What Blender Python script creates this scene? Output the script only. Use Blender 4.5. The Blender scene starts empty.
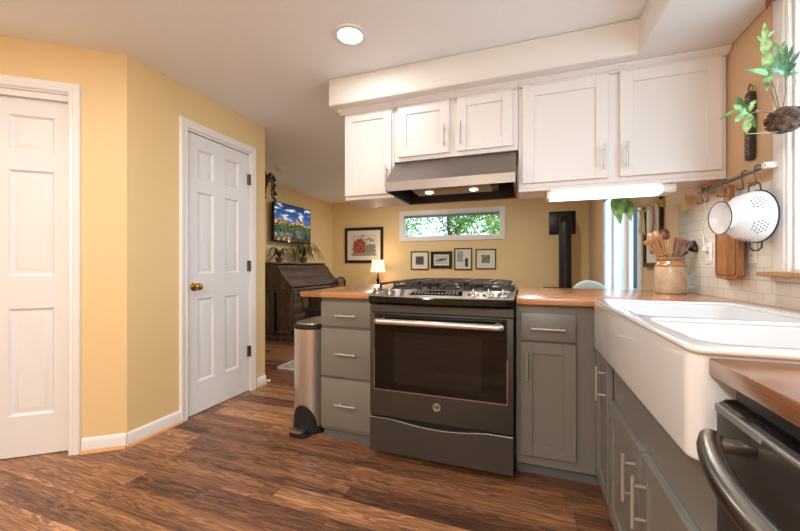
import bpy, bmesh, math, random
from mathutils import Vector, Matrix, noise
random.seed(7)
PI = math.pi
scene = bpy.context.scene
COL = scene.collection

# ------------------------------------------------------------------ camera, world, exposure
F, TH, CH = 354.5, math.radians(19.5), 1.06
cd = bpy.data.cameras.new('camera'); cam = bpy.data.objects.new('camera', cd); COL.objects.link(cam)
cam.location = (0, 0, CH); cam.rotation_euler = (PI / 2, 0, TH)
cd.sensor_width = 36; cd.lens = F * 36 / 800; cd.clip_start = 0.02; cd.clip_end = 100
scene.camera = cam
scene.view_settings.view_transform = 'Standard'; scene.view_settings.look = 'None'
scene.view_settings.exposure = 0.26; scene.view_settings.gamma = 1.0
scene.view_settings.use_curve_mapping = False
w = bpy.data.worlds.new('world'); scene.world = w; w.use_nodes = True
w.node_tree.nodes['Background'].inputs[0].default_value = (0.86, 0.93, 1.0, 1)
w.node_tree.nodes['Background'].inputs[1].default_value = 2.2
scene.cycles.max_bounces = 8; scene.cycles.diffuse_bounces = 5; scene.cycles.glossy_bounces = 4
scene.cycles.transparent_max_bounces = 12
scene.cycles.sample_clamp_indirect = 6.0
scene.cycles.use_denoising = True

def light(name, kind, loc, power, color, size=0.2, size_y=None, rot=(0, 0, 0), spot=None, blend=0.6, spread=None):
    l = bpy.data.lights.new(name, kind); o = bpy.data.objects.new(name, l); COL.objects.link(o)
    o.location = loc; o.rotation_euler = rot; l.energy = power; l.color = color
    if kind == 'AREA':
        l.size = size
        if size_y: l.shape = 'RECTANGLE'; l.size_y = size_y
        else: l.shape = 'DISK'
        if spread: l.spread = spread
    else:
        l.shadow_soft_size = size
        if spot: l.spot_size = spot; l.spot_blend = blend
    return o
WARM = (1.0, 0.86, 0.70); NEUT = (1.0, 0.985, 0.965)
CEIL = 2.29
CANS = [(-0.883, 1.694, 3.5), (-1.75, 0.35, 10), (-0.75, -0.55, 13), (-0.1, -1.3, 12), (-2.2, -1.2, 12), (-0.2, 4.3, 17), (-2.0, 4.9, 15)]  # only the first can is in view; the others are added fill lights
PEND_FILL = (-0.45, -1.05, 1.80)  # pendant added behind the camera to brighten the ceiling and room fronts
light('pendant_bulb', 'POINT', PEND_FILL, 52, (0.985, 0.985, 1.0), 0.13)
for cx, cy, pw in CANS:
    light('can_lamp', 'AREA', (cx, cy, CEIL - 0.012), pw, NEUT, 0.13)
# daylight through the kitchen window and the glass door
light('window_daylight', 'AREA', (1.12, 1.07, 1.55), 14, (0.84, 0.92, 1.0), 0.95, 1.1, rot=(0, PI / 2, 0))
light('glass_door_daylight', 'AREA', (1.25, 4.2, 1.2), 16, (0.84, 0.92, 1.0), 1.6, 1.0, rot=(0, PI / 2, 0))

# ------------------------------------------------------------------ helpers
def at(x, y, z):
    """pixel and distance in front of the camera -> point in the room"""
    u = (x - 400) / F * z
    return Vector((u * math.cos(TH) - z * math.sin(TH), u * math.sin(TH) + z * math.cos(TH), CH - (y - 265.5) / F * z))
def s2l(c):
    return tuple(((v / 255) / 12.92 if v / 255 <= 0.04045 else ((v / 255 + 0.055) / 1.055) ** 2.4) for v in c) + (1,)

class MB:
    def __init__(self, M=None):
        self.bm = bmesh.new(); self.M = M or Matrix()
    def _add(self, verts, faces):
        vs = [self.bm.verts.new(self.M @ Vector(v)) for v in verts]
        out = []
        for f in faces:
            try: out.append(self.bm.faces.new([vs[i] for i in f]))
            except ValueError: pass
        return vs, out
    def box(self, x0, x1, y0, y1, z0, z1, bev=0, seg=2):
        vs, fs = self._add([(x, y, z) for x in (x0, x1) for y in (y0, y1) for z in (z0, z1)],
                           [(0, 1, 3, 2), (4, 6, 7, 5), (0, 4, 5, 1), (2, 3, 7, 6), (0, 2, 6, 4), (1, 5, 7, 3)])
        bmesh.ops.recalc_face_normals(self.bm, faces=fs)
        if bev:
            es = list({e for f in fs for e in f.edges})
            bmesh.ops.bevel(self.bm, geom=es, offset=bev, segments=seg, profile=0.5, affect='EDGES')
        return self
    def prism(self, poly, a0, a1, axis='x', bev=0, seg=2):
        """poly of (p, q) in the other two axes (in xyz order)"""
        def mk(p, q, a):
            return {'x': (a, p, q), 'y': (p, a, q), 'z': (p, q, a)}[axis]
        n = len(poly)
        vs, fs = self._add([mk(p, q, a0) for p, q in poly] + [mk(p, q, a1) for p, q in poly],
                           [tuple(range(n))[::-1], tuple(range(n, 2 * n))] + [(i, (i + 1) % n, n + (i + 1) % n, n + i) for i in range(n)])
        bmesh.ops.recalc_face_normals(self.bm, faces=fs)
        if bev:
            es = list({e for f in fs for e in f.edges})
            bmesh.ops.bevel(self.bm, geom=es, offset=bev, segments=seg, profile=0.5, affect='EDGES')
        return self
    def tube(self, pts, r, seg=10, closed=False, cap=True):
        pts = [Vector(p) for p in pts]; n = len(pts)
        rs = r if isinstance(r, (list, tuple)) else [r] * n
        rings = []; prev = None
        for i, p in enumerate(pts):
            if closed: t = (pts[(i + 1) % n] - pts[i - 1])
            else: t = pts[min(i + 1, n - 1)] - pts[max(i - 1, 0)]
            t.normalize()
            if prev is None:
                a = Vector((0, 0, 1)) if abs(t.z) < 0.9 else Vector((1, 0, 0))
                nrm = t.cross(a).normalized()
            else:
                nrm = (prev - t * prev.dot(t)).normalized()
            prev = nrm; b = t.cross(nrm)
            rings.append([p + (nrm * math.cos(2 * PI * k / seg) + b * math.sin(2 * PI * k / seg)) * rs[i] for k in range(seg)])
        vs = [v for rg in rings for v in rg]; fs = []
        m = n if closed else n - 1
        for i in range(m):
            j = (i + 1) % n
            for k in range(seg):
                fs.append((i * seg + k, i * seg + (k + 1) % seg, j * seg + (k + 1) % seg, j * seg + k))
        if cap and not closed:
            fs.append(tuple(range(seg))[::-1]); fs.append(tuple((n - 1) * seg + k for k in range(seg)))
        _, f = self._add(vs, fs); bmesh.ops.recalc_face_normals(self.bm, faces=f)
        return self
    def cyl(self, a, b, r, seg=16):
        return self.tube([a, b], r, seg)
    def lathe(self, prof, c=(0, 0, 0), axis=(0, 0, 1), seg=32, sx=1, sy=1):
        """prof: list of (radius, height along axis)"""
        ax = Vector(axis).normalized(); c = Vector(c)
        a = Vector((1, 0, 0)) if abs(ax.x) < 0.9 else Vector((0, 1, 0))
        e1 = (a - ax * a.dot(ax)).normalized(); e2 = ax.cross(e1)
        vs = []; fs = []; n = len(prof)
        for r, h in prof:
            for k in range(seg):
                t = 2 * PI * k / seg
                vs.append(c + ax * h + e1 * (r * math.cos(t) * sx) + e2 * (r * math.sin(t) * sy))
        for i in range(n - 1):
            for k in range(seg):
                fs.append((i * seg + k, i * seg + (k + 1) % seg, (i + 1) * seg + (k + 1) % seg, (i + 1) * seg + k))
        if prof[0][0] > 1e-6: fs.append(tuple(range(seg))[::-1])
        if prof[-1][0] > 1e-6: fs.append(tuple((n - 1) * seg + k for k in range(seg)))
        _, f = self._add(vs, fs)
        bmesh.ops.remove_doubles(self.bm, verts=list({v for q in f if q.is_valid for v in q.verts}), dist=1e-6)
        return self
    def ball(self, c, r, sz=1, seg=16):
        n = max(6, seg // 2)
        return self.lathe([(max(1e-7, r * math.sin(PI * i / n)), -r * sz * math.cos(PI * i / n)) for i in range(n + 1)], c, seg=seg)
    def rings(self, u0, u1, z0, z1, n0, steps):
        """framed recess in the plane y=n0 (normal -y in local frame is 'out' = +n): steps (inset, depth)"""
        vs = []; fs = []
        for ins, d in steps:
            vs += [(u0 + ins, n0 + d, z0 + ins), (u1 - ins, n0 + d, z0 + ins), (u1 - ins, n0 + d, z1 - ins), (u0 + ins, n0 + d, z1 - ins)]
        for i in range(len(steps) - 1):
            for k in range(4):
                fs.append((i * 4 + k, i * 4 + (k + 1) % 4, (i + 1) * 4 + (k + 1) % 4, (i + 1) * 4 + k))
        b = (len(steps) - 1) * 4
        fs.append((b, b + 1, b + 2, b + 3))
        self._add(vs, fs)
        return self
    def quad(self, *p):
        self._add(p, [tuple(range(len(p)))]); return self

def root_of(o):
    while o.parent: o = o.parent
    return o
def obj(name, mb, mat, parent=None, sharp=35, local=False, origin=None):
    bm = mb.bm
    off = Vector((0, 0, 0))
    if parent is not None and not local: off = root_of(parent).location
    elif parent is None and origin is not None: off = Vector(origin)
    if off.length: bmesh.ops.translate(bm, verts=bm.verts, vec=-off)
    me = bpy.data.meshes.new(name); bm.to_mesh(me); bm.free()
    for p in me.polygons: p.use_smooth = True
    me.set_sharp_from_angle(angle=math.radians(sharp))
    if mat: me.materials.append(mat)
    o = bpy.data.objects.new(name, me); COL.objects.link(o)
    if parent is not None: o.parent = parent
    elif origin is not None: o.location = origin
    return o
def tag(o, label, cat, group=None, kind=None):
    o['label'] = label; o['category'] = cat
    if group: o['group'] = group
    if kind: o['kind'] = kind
    return o
def thing(name, label, cat, loc=(0, 0, 0), group=None):
    o = bpy.data.objects.new(name, None); COL.objects.link(o); o.location = loc; o.empty_display_size = 0.05
    return tag(o, label, cat, group)
def struct(name, mb, mat, parent=None, label=None):
    o = obj(name, mb, mat, parent)
    if parent is None: o['kind'] = 'structure'
    if label: o['label'] = label
    return o
def dup(root, loc, label=None, rotz=None):
    r = root.copy(); COL.objects.link(r); r.location = loc
    if rotz is not None: r.rotation_euler = (0, 0, rotz)
    if label: r['label'] = label
    for ch in list(root.children):
        c = ch.copy(); COL.objects.link(c); c.parent = r
        for g in ch.children:
            d = g.copy(); COL.objects.link(d); d.parent = c
    return r
def frame_mx(o, u, n):
    """local x -> u, local y -> -n (so +y goes into the wall), z up"""
    u = Vector(u).normalized(); n = Vector(n).normalized()
    return Matrix(((u.x, -n.x, 0, o[0]), (u.y, -n.y, 0, o[1]), (0, 0, 1, o[2] if len(o) > 2 else 0), (0, 0, 0, 1)))

# ------------------------------------------------------------------ materials
def newmat(name):
    m = bpy.data.materials.new(name); m.use_nodes = True
    return m, m.node_tree, m.node_tree.nodes['Principled BSDF']
def N(t, typ, **kw):
    n = t.nodes.new(typ)
    for k, v in kw.items():
        if k.startswith('i_'): n.inputs[k[2:].replace('_', ' ')].default_value = v
        else: setattr(n, k, v)
    return n
def mat(name, rgb, rough=0.5, metal=0, bump=0, bscale=200, spec=0.5, var=0, vscale=3, coat=0, trans=0, sheen=0, stretch=None):
    m, t, p = newmat(name)
    p.inputs['Base Color'].default_value = s2l(rgb); p.inputs['Roughness'].default_value = rough
    p.inputs['Metallic'].default_value = metal; p.inputs['Specular IOR Level'].default_value = spec
    if coat: p.inputs['Coat Weight'].default_value = coat; p.inputs['Coat Roughness'].default_value = 0.08
    if trans: p.inputs['Transmission Weight'].default_value = trans
    tc = N(t, 'ShaderNodeTexCoord'); src = tc.outputs['Object']
    if stretch:
        mp = N(t, 'ShaderNodeMapping'); mp.inputs['Scale'].default_value = stretch
        t.links.new(src, mp.inputs[0]); src = mp.outputs[0]
    if bump:
        nz = N(t, 'ShaderNodeTexNoise', i_Scale=bscale, i_Detail=3.0); t.links.new(src, nz.inputs['Vector'])
        b = N(t, 'ShaderNodeBump', i_Strength=bump, i_Distance=0.002)
        t.links.new(nz.outputs[0], b.inputs['Height']); t.links.new(b.outputs[0], p.inputs['Normal'])
    if var:
        nz = N(t, 'ShaderNodeTexNoise', i_Scale=vscale, i_Detail=4.0); t.links.new(src, nz.inputs['Vector'])
        r = N(t, 'ShaderNodeValToRGB')
        a = tuple(max(0, c * (1 - var)) for c in rgb); b2 = tuple(min(255, c * (1 + var)) for c in rgb)
        r.color_ramp.elements[0].position = 0.35; r.color_ramp.elements[1].position = 0.65
        r.color_ramp.elements[0].color = s2l(a); r.color_ramp.elements[1].color = s2l(b2)
        t.links.new(nz.outputs[0], r.inputs[0]); t.links.new(r.outputs[0], p.inputs['Base Color'])
    return m
def emis(name, rgb, s):
    m, t, p = newmat(name)
    p.inputs['Base Color'].default_value = s2l(rgb)
    p.inputs['Emission Color'].default_value = s2l(rgb); p.inputs['Emission Strength'].default_value = s
    return m
def glassmat(name, tint=(235, 245, 250), gloss=0.08):
    m, t, p = newmat(name); t.nodes.remove(p)
    tr = N(t, 'ShaderNodeBsdfTransparent'); tr.inputs[0].default_value = s2l(tint)
    gl = N(t, 'ShaderNodeBsdfGlossy'); gl.inputs['Roughness'].default_value = 0.03
    mx = N(t, 'ShaderNodeMixShader'); mx.inputs[0].default_value = gloss
    t.links.new(tr.outputs[0], mx.inputs[1]); t.links.new(gl.outputs[0], mx.inputs[2])
    t.links.new(mx.outputs[0], t.nodes['Material Output'].inputs[0])
    return m
def planks(name, along, width, length, cols, rough=0.4, gscale=1.0, bump=0.15, gap=0.0012, contrast=0.35, coat=0.0, rw=1.0):
    """wood strips: along = 'x' | 'y' | 'z'; across = the other floor axis"""
    m, t, p = newmat(name); L = t.links.new
    def math_(op, a, b=None, c=None):
        n = N(t, 'ShaderNodeMath', operation=op)
        for i, v in enumerate((a, b, c)):
            if v is None: continue
            if isinstance(v, (int, float)): n.inputs[i].default_value = v
            else: L(v, n.inputs[i])
        return n.outputs[0]
    tc = N(t, 'ShaderNodeTexCoord'); sp = N(t, 'ShaderNodeSeparateXYZ'); L(tc.outputs['Object'], sp.inputs[0])
    X, Y, Z = sp.outputs
    la, ac, th = {'x': (X, Y, Z), 'y': (Y, X, Z), 'z': (Z, Y, X)}[along]
    r = math_('DIVIDE', ac, width); row = math_('FLOOR', r); fr = math_('FRACT', r)
    wn = N(t, 'ShaderNodeTexWhiteNoise', noise_dimensions='1D'); L(row, wn.inputs['W'])
    sh = math_('MULTIPLY', wn.outputs['Value'], length * 7.31)
    cc = math_('DIVIDE', math_('ADD', la, sh), length); col = math_('FLOOR', cc); fc = math_('FRACT', cc)
    cv = N(t, 'ShaderNodeCombineXYZ'); L(row, cv.inputs[0]); L(col, cv.inputs[1])
    w2 = N(t, 'ShaderNodeTexWhiteNoise', noise_dimensions='2D'); L(cv.outputs[0], w2.inputs['Vector'])
    rnd = w2.outputs['Value']
    gv = N(t, 'ShaderNodeCombineXYZ')
    L(math_('ADD', math_('MULTIPLY', la, 1.15 * gscale), math_('MULTIPLY', rnd, 37.0)), gv.inputs[0])
    L(math_('ADD', math_('MULTIPLY', ac, 17 * gscale), math_('MULTIPLY', rnd, 91.0)), gv.inputs[1]); L(math_('MULTIPLY', th, 14 * gscale), gv.inputs[2])
    # cathedral grain: distorted bands + fine fibres
    nz = N(t, 'ShaderNodeTexNoise', i_Scale=1.3, i_Detail=3.0, i_Distortion=0.6); L(gv.outputs[0], nz.inputs['Vector'])
    bands = math_('SINE', math_('MULTIPLY', nz.outputs[0], 55.0))
    fv = N(t, 'ShaderNodeVectorMath', operation='MULTIPLY'); fv.inputs[1].default_value = (2.5, 9, 9); L(gv.outputs[0], fv.inputs[0])
    n2 = N(t, 'ShaderNodeTexNoise', i_Scale=2.0, i_Detail=5.0, i_Roughness=0.7); L(fv.outputs[0], n2.inputs['Vector'])
    n3 = N(t, 'ShaderNodeTexNoise', i_Scale=0.45, i_Detail=2.0); L(gv.outputs[0], n3.inputs['Vector'])
    g = math_('ADD', math_('MULTIPLY', bands, 0.18), math_('ADD', math_('MULTIPLY', math_('SUBTRACT', n2.outputs[0], 0.5), 0.95), math_('MULTIPLY', math_('SUBTRACT', n3.outputs[0], 0.5), 1.1)))
    v = math_('ADD', math_('MULTIPLY', g, contrast), math_('ADD', math_('MULTIPLY', rnd, rw), (1 - rw) / 2))
    v = math_('ADD', math_('MULTIPLY', math_('SUBTRACT', v, 0.5), 0.75), 0.5)
    rp = N(t, 'ShaderNodeValToRGB'); L(v, rp.inputs[0])
    el = rp.color_ramp.elements; k = len(cols)
    el[0].position = 0.02; el[0].color = s2l(cols[0]); el[1].position = 0.98; el[1].color = s2l(cols[-1])
    for i in range(1, k - 1):
        e = el.new(0.02 + 0.96 * i / (k - 1)); e.color = s2l(cols[i])
    # gaps
    e1 = math_('MULTIPLY', math_('MINIMUM', fr, math_('SUBTRACT', 1.0, fr)), width)
    e2 = math_('MULTIPLY', math_('MINIMUM', fc, math_('SUBTRACT', 1.0, fc)), length)
    gp = math_('LESS_THAN', math_('MINIMUM', e1, e2), gap)
    mx = N(t, 'ShaderNodeMix', data_type='RGBA'); L(math_('MULTIPLY', gp, 0.6), mx.inputs[0]); L(rp.outputs[0], mx.inputs[6]); mx.inputs[7].default_value = s2l(tuple(c * 0.45 for c in cols[0]))
    L(mx.outputs[2], p.inputs['Base Color'])
    p.inputs['Roughness'].default_value = rough
    if coat: p.inputs['Coat Weight'].default_value = coat; p.inputs['Coat Roughness'].default_value = 0.2
    b = N(t, 'ShaderNodeBump', i_Strength=bump, i_Distance=0.002)
    L(math_('SUBTRACT', g, math_('MULTIPLY', gp, 2.0)), b.inputs['Height']); L(b.outputs[0], p.inputs['Normal'])
    return m
def brushed(name, rgb, rough=0.3, axis='x', bump=0.06, metal=1.0):
    st = {'x': (2, 160, 160), 'y': (160, 2, 160), 'z': (160, 160, 2)}[axis]
    return mat(name, rgb, rough, metal, bump=bump, bscale=4, stretch=st)
def tilemat(name, rgb, grout, tw, th, rough=0.12):
    m, t, p = newmat(name); L = t.links.new
    tc = N(t, 'ShaderNodeTexCoord'); sp = N(t, 'ShaderNodeSeparateXYZ'); L(tc.outputs['Object'], sp.inputs[0])
    cv = N(t, 'ShaderNodeCombineXYZ'); L(sp.outputs[1], cv.inputs[0]); L(sp.outputs[2], cv.inputs[1])
    br = N(t, 'ShaderNodeTexBrick'); L(cv.outputs[0], br.inputs['Vector'])
    br.inputs['Scale'].default_value = 1.0; br.inputs['Brick Width'].default_value = tw; br.inputs['Row Height'].default_value = th
    br.inputs['Mortar Size'].default_value = 0.0018; br.inputs['Mortar Smooth'].default_value = 0.3
    br.inputs['Color1'].default_value = s2l(rgb); br.inputs['Color2'].default_value = s2l(tuple(c * 0.965 for c in rgb)); br.inputs['Mortar'].default_value = s2l(grout)
    L(br.outputs[0], p.inputs['Base Color']); p.inputs['Roughness'].default_value = rough
    nz = N(t, 'ShaderNodeTexNoise', i_Scale=16.0, i_Detail=1.0); L(tc.outputs['Object'], nz.inputs['Vector'])
    mp = N(t, 'ShaderNodeMath', operation='MULTIPLY_ADD'); L(br.outputs['Fac'], mp.inputs[0]); mp.inputs[1].default_value = -1.0
    L(nz.outputs[0], mp.inputs[2])
    b = N(t, 'ShaderNodeBump', i_Strength=0.5, i_Distance=0.0022); L(mp.outputs[0], b.inputs['Height']); L(b.outputs[0], p.inputs['Normal'])
    return m

M = {}
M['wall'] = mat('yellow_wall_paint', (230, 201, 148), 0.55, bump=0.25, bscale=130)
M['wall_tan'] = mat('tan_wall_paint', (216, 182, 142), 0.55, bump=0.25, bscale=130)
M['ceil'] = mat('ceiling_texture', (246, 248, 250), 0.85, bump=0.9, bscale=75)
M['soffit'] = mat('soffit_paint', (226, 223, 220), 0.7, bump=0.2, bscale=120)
M['trim'] = mat('white_trim_paint', (236, 233, 230), 0.35)
M['door'] = mat('white_door_paint', (232, 231, 230), 0.35)
M['cabw'] = mat('white_cabinet_paint', (228, 224, 222), 0.35)
M['cabg'] = mat('grey_cabinet_paint', (122, 119, 113), 0.38)
M['toe'] = mat('dark_grey_toe_paint', (98, 101, 102), 0.45)
M['floor'] = planks('laminate_floor', 'x', 0.13, 1.05, [(62, 41, 30), (94, 62, 44), (128, 86, 59), (158, 110, 75), (202, 150, 106)], rough=0.38, gscale=1.25, bump=0.3, contrast=1.35, rw=.6)
BB = [(120, 78, 52), (158, 104, 68), (186, 128, 86), (205, 150, 106)]
M['butcher'] = planks('butcher_block_along', 'x', 0.042, 0.42, BB, rough=0.24, gscale=2.0, bump=0.04, gap=0.0004, contrast=0.45, coat=0.8)
M['butcher_y'] = planks('butcher_block_across', 'y', 0.042, 0.42, BB, rough=0.24, gscale=2.0, bump=0.04, gap=0.0004, contrast=0.45, coat=0.8)
M['steel'] = brushed('brushed_steel', (168, 160, 152), 0.36, 'x')
M['knobdark'] = mat('knob_metal', (150, 142, 134), .3, 1)
M['steel_z'] = brushed('brushed_steel_upright', (206, 206, 204), 0.26, 'z', bump=.15, metal=.85)
M['nickel'] = mat('satin_nickel', (196, 194, 190), 0.34, .72)
M['slate'] = brushed('slate_metal', (80, 76, 73), 0.42, 'x', bump=0.03, metal=.55)
M['slate_y'] = brushed('slate_metal_side', (80, 75, 71), 0.34, 'y', bump=0.03, metal=.6)
M['silver'] = brushed('silver_panel', (200, 190, 180), 0.32, 'x', bump=0.03)
M['blackgloss'] = mat('black_gloss', (9, 9, 10), 0.07, spec=0.4)
M['oven_glass'] = mat('oven_glass', (12, 12, 13), 0.04, spec=0.4)
M['black'] = mat('black_matte', (18, 18, 18), 0.5)
M['iron'] = mat('cast_iron', (72, 67, 64), 0.34, 0.5, bump=0.2, bscale=300)
M['cooktop'] = mat('dark_enamel_cooktop', (62, 58, 55), 0.2, 0.6)
M['blackpipe'] = mat('black_stove_paint', (22, 23, 27), 0.38)
M['porcelain'] = mat('white_fireclay', (222, 221, 221), 0.08, spec=0.6, coat=0.4)
M['enamel'] = mat('white_enamel', (236, 238, 242), 0.12, coat=0.4)
M['enamel_cream'] = mat('cream_enamel_inside', (226, 208, 196), 0.2)
M['tile'] = tilemat('glazed_tile', (226, 224, 214), (200, 195, 184), 0.104, 0.0525)
M['brass'] = mat('brass', (178, 142, 78), 0.25, 1)
M['hinge'] = mat('aged_brass', (120, 104, 76), 0.35, 1)
M['quarter'] = mat('oak_shoe_moulding', (212, 160, 112), 0.45)
M['desk'] = planks('dark_oak', 'z', 0.10, 3.0, [(34, 26, 22), (62, 48, 41), (92, 74, 64), (124, 104, 90)], rough=0.4, gscale=1.6, bump=0.3, contrast=1.1, rw=.6)
M['desk_y'] = planks('dark_oak_lengthwise', 'y', 0.14, 3.0, [(34, 26, 22), (60, 46, 40), (90, 72, 62), (122, 102, 88)], rough=0.38, gscale=1.6, bump=0.3, contrast=1.1, rw=.5)
M['darkwood'] = mat('dark_wood', (44, 28, 20), 0.35, var=0.25, vscale=8, stretch=(1, 1, 6))
M['blackframe'] = mat('black_frame', (26, 23, 22), 0.3)
M['matboard'] = mat('mat_board', (226, 218, 200), 0.8)
M['glass'] = glassmat('window_glass')
M['leaf'] = mat('leaf_green', (88, 132, 60), 0.4, var=0.25, vscale=25)
M['leaf_light'] = mat('pale_leaf', (142, 176, 122), 0.4, var=0.3, vscale=40)
M['leaf_blue'] = mat('blue_green_leaf', (92, 136, 104), 0.4, var=0.2, vscale=40)
M['leaf_pothos'] = mat('heart_leaf_green', (120, 172, 100), 0.35, var=0.2, vscale=30)
M['leaf_dark'] = mat('dark_leaf', (70, 82, 44), 0.45, var=0.3, vscale=20)
M['bark'] = mat('bark', (60, 48, 40), 0.9)
M['coir'] = mat('coir_fibre', (88, 66, 56), 0.9, bump=1.0, bscale=90, var=0.45, vscale=60)
M['string'] = mat('jute_string', (196, 180, 146), 0.8)
M['wood_light'] = planks('light_oak_board', 'z', 0.06, 2.0, [(104, 64, 34), (144, 94, 54), (170, 118, 72), (200, 150, 98)], rough=0.45, gscale=3.0, bump=0.15, contrast=0.9, gap=0.0, rw=.5)
M['stoneware'] = mat('stoneware_body', (186, 164, 138), 0.25, var=0.06, vscale=20, coat=0.4)
M['stoneware_top'] = mat('stoneware_brown_glaze', (150, 108, 70), 0.2, var=0.12, vscale=20, coat=0.5)
M['spoon'] = mat('beech_spoon', (168, 128, 94), 0.5, var=0.12, vscale=30)
M['spoon_dark'] = mat('walnut_spoon', (96, 60, 40), 0.45, var=0.15, vscale=30)
M['blackplastic'] = mat('black_nylon', (30, 32, 32), 0.3)
M['red'] = mat('red_silicone', (196, 70, 66), 0.4)
M['plaque'] = mat('carved_dark_wood', (52, 40, 34), 0.5, var=0.3, vscale=40)
M['plaque_light'] = mat('worn_lettering', (158, 140, 118), 0.6)
M['plastic_white'] = mat('white_plastic', (232, 230, 226), 0.35)
M['upholstery'] = mat('sage_grey_fabric', (186, 190, 180), 0.95, bump=0.4, bscale=200)
M['shade'] = emis('lit_lamp_shade', (255, 226, 190), .85)
M['canlens'] = emis('lit_can_lens', (255, 248, 235), 9)
M['hoodbulb'] = emis('lit_hood_bulb', (255, 236, 200), 4)
M['tube'] = emis('lit_tube_diffuser', (250, 252, 255), 2.0)
M['rug'] = mat('grey_rug', (170, 164, 156), 0.95, bump=0.6, bscale=300, var=0.12, vscale=40)
M['siding'] = mat('blue_grey_siding', (110, 140, 176), 0.7)
M['grass'] = mat('garden_ground', (96, 112, 70), 0.9, var=0.2, vscale=2)
M['blind'] = mat('white_vinyl_blind', (226, 232, 240), 0.4)
M['rubber'] = mat('black_rubber', (22, 21, 21), 0.55)
M['ink'] = mat('display_lettering', (176, 170, 160), 0.5)

# ------------------------------------------------------------------ room shell
XR, XM, XL, YF = 0.93, -2.20, -3.62, 6.20
C = Vector((XM, 1.423)); DU = Vector((-0.788, -0.616)); DN = Vector((0.616, -0.788))
YB = -2.4
floor = MB(); floor.box(-4.2, 1.06, YB - .12, YF + .12, -0.06, 0)
struct('floor', floor, M['floor'])
cl = MB(); cl.box(-4.2, 1.06, YB - .12, YF + .12, CEIL, CEIL + 0.06)
struct('ceiling', cl, M['ceil'])

# right wall with kitchen window and glass door openings
WY0, WY1, WZ0, WZ1 = 0.42, 1.715, 1.035, 2.06
DY0, DY1, DZ1 = 3.56, 4.80, 2.03
wr = MB()
def wbox(y0, y1, z0, z1): wr.box(XR, XR + .12, y0, y1, z0, z1)
wbox(YB, WY0, 0, CEIL); wbox(WY0, WY1, 0, WZ0); wbox(WY0, WY1, WZ1, CEIL); wbox(WY1, DY0, 0, CEIL)
wbox(DY0, DY1, DZ1, CEIL); wbox(DY1, YF + .12, 0, CEIL)
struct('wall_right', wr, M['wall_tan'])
# far wall with the transom window
FX0, FX1, FZ0, FZ1 = -2.13, -0.395, 1.575, 1.985
wf = MB()
for a in ((XL - .12, FX0, 0, CEIL), (FX0, FX1, 0, FZ0), (FX0, FX1, FZ1, CEIL), (FX1, XR + .12, 0, CEIL)):
    wf.box(a[0], a[1], YF, YF + .12, a[2], a[3])
struct('wall_far', wf, M['wall'])
wl = MB(); wl.box(XL - .12, XL, 2.59, YF + .12, 0, CEIL); struct('wall_left', wl, M['wall'])
# middle wall: closet door opening Y 1.813..2.407
MD0, MD1 = 1.812, 2.408
wm = MB()
for a in ((C.y, MD0, 0, CEIL), (MD0, MD1, 2.01, CEIL), (MD1, 2.59, 0, CEIL)):
    wm.box(XM - .12, XM, a[0], a[1], a[2], a[3])
wm.box(XL - .12, XM - .12, 2.47, 2.59, 0, CEIL)
struct('wall_middle', wm, M['wall'])
# angled wall with its own closet door
wa = MB(frame_mx((C.x, C.y), (DU.x, DU.y, 0), (DN.x, DN.y, 0)))
AD0, AD1 = 0.272, 0.99
for a in ((0, AD0, 0, CEIL), (AD0, AD1, 2.025, CEIL), (AD1, 1.8, 0, CEIL)):
    wa.box(a[0], a[1], 0, .12, a[2], a[3])
struct('wall_angled', wa, M['wall'])
e = C + DU * 1.8
wc = MB(); wc.box(-4.2, -4.08, YB, 2.47, 0, CEIL); struct('wall_closet', wc, M['wall'])  # unseen wall, added to stop outside light leaking under the closet doors
wn_ = MB(); wn_.box(e.x - .12, e.x, YB, e.y, 0, CEIL); struct('wall_side', wn_, M['wall'])
wb = MB(); wb.box(-4.2, XR + .12, YB - .12, YB, 0, CEIL); struct('wall_near', wb, M['wall'])

# dropped soffit, L shaped
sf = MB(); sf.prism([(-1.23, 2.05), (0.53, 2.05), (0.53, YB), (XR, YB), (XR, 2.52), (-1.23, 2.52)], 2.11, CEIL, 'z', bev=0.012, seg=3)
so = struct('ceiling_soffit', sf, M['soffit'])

# baseboards with shoe moulding
def base_run(name, origin, u, n, length, shoe=True):
    mx = frame_mx(origin, u, n)
    b = MB(mx); b.prism([(0, 0), (-.013, 0), (-.013, .062), (-.009, .075), (-.004, .082), (0, .082)], 0, length, 'x')
    o = struct(name, b, M['trim'])
    if shoe:
        q = MB(mx); q.prism([(-.013, 0), (-.028, 0), (-.027, .006), (-.022, .013), (-.013, .016)], 0, length, 'x')
        struct('shoe_moulding', q, M['quarter'], o)
base_run('baseboard_angled', (C.x, C.y), (DU.x, DU.y, 0), (DN.x, DN.y, 0), 0.212)
base_run('baseboard_middle', (XM, C.y), (0, 1, 0), (1, 0, 0), MD0 - .05 - C.y)
base_run('baseboard_middle_end', (XM, MD1 + .07), (0, 1, 0), (1, 0, 0), 2.59 - MD1 - .07)
base_run('baseboard_left', (XL, 2.6), (0, 1, 0), (1, 0, 0), 3.6, False)
base_run('baseboard_far', (XL, YF), (1, 0, 0), (0, -1, 0), 4.5, False)

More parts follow.
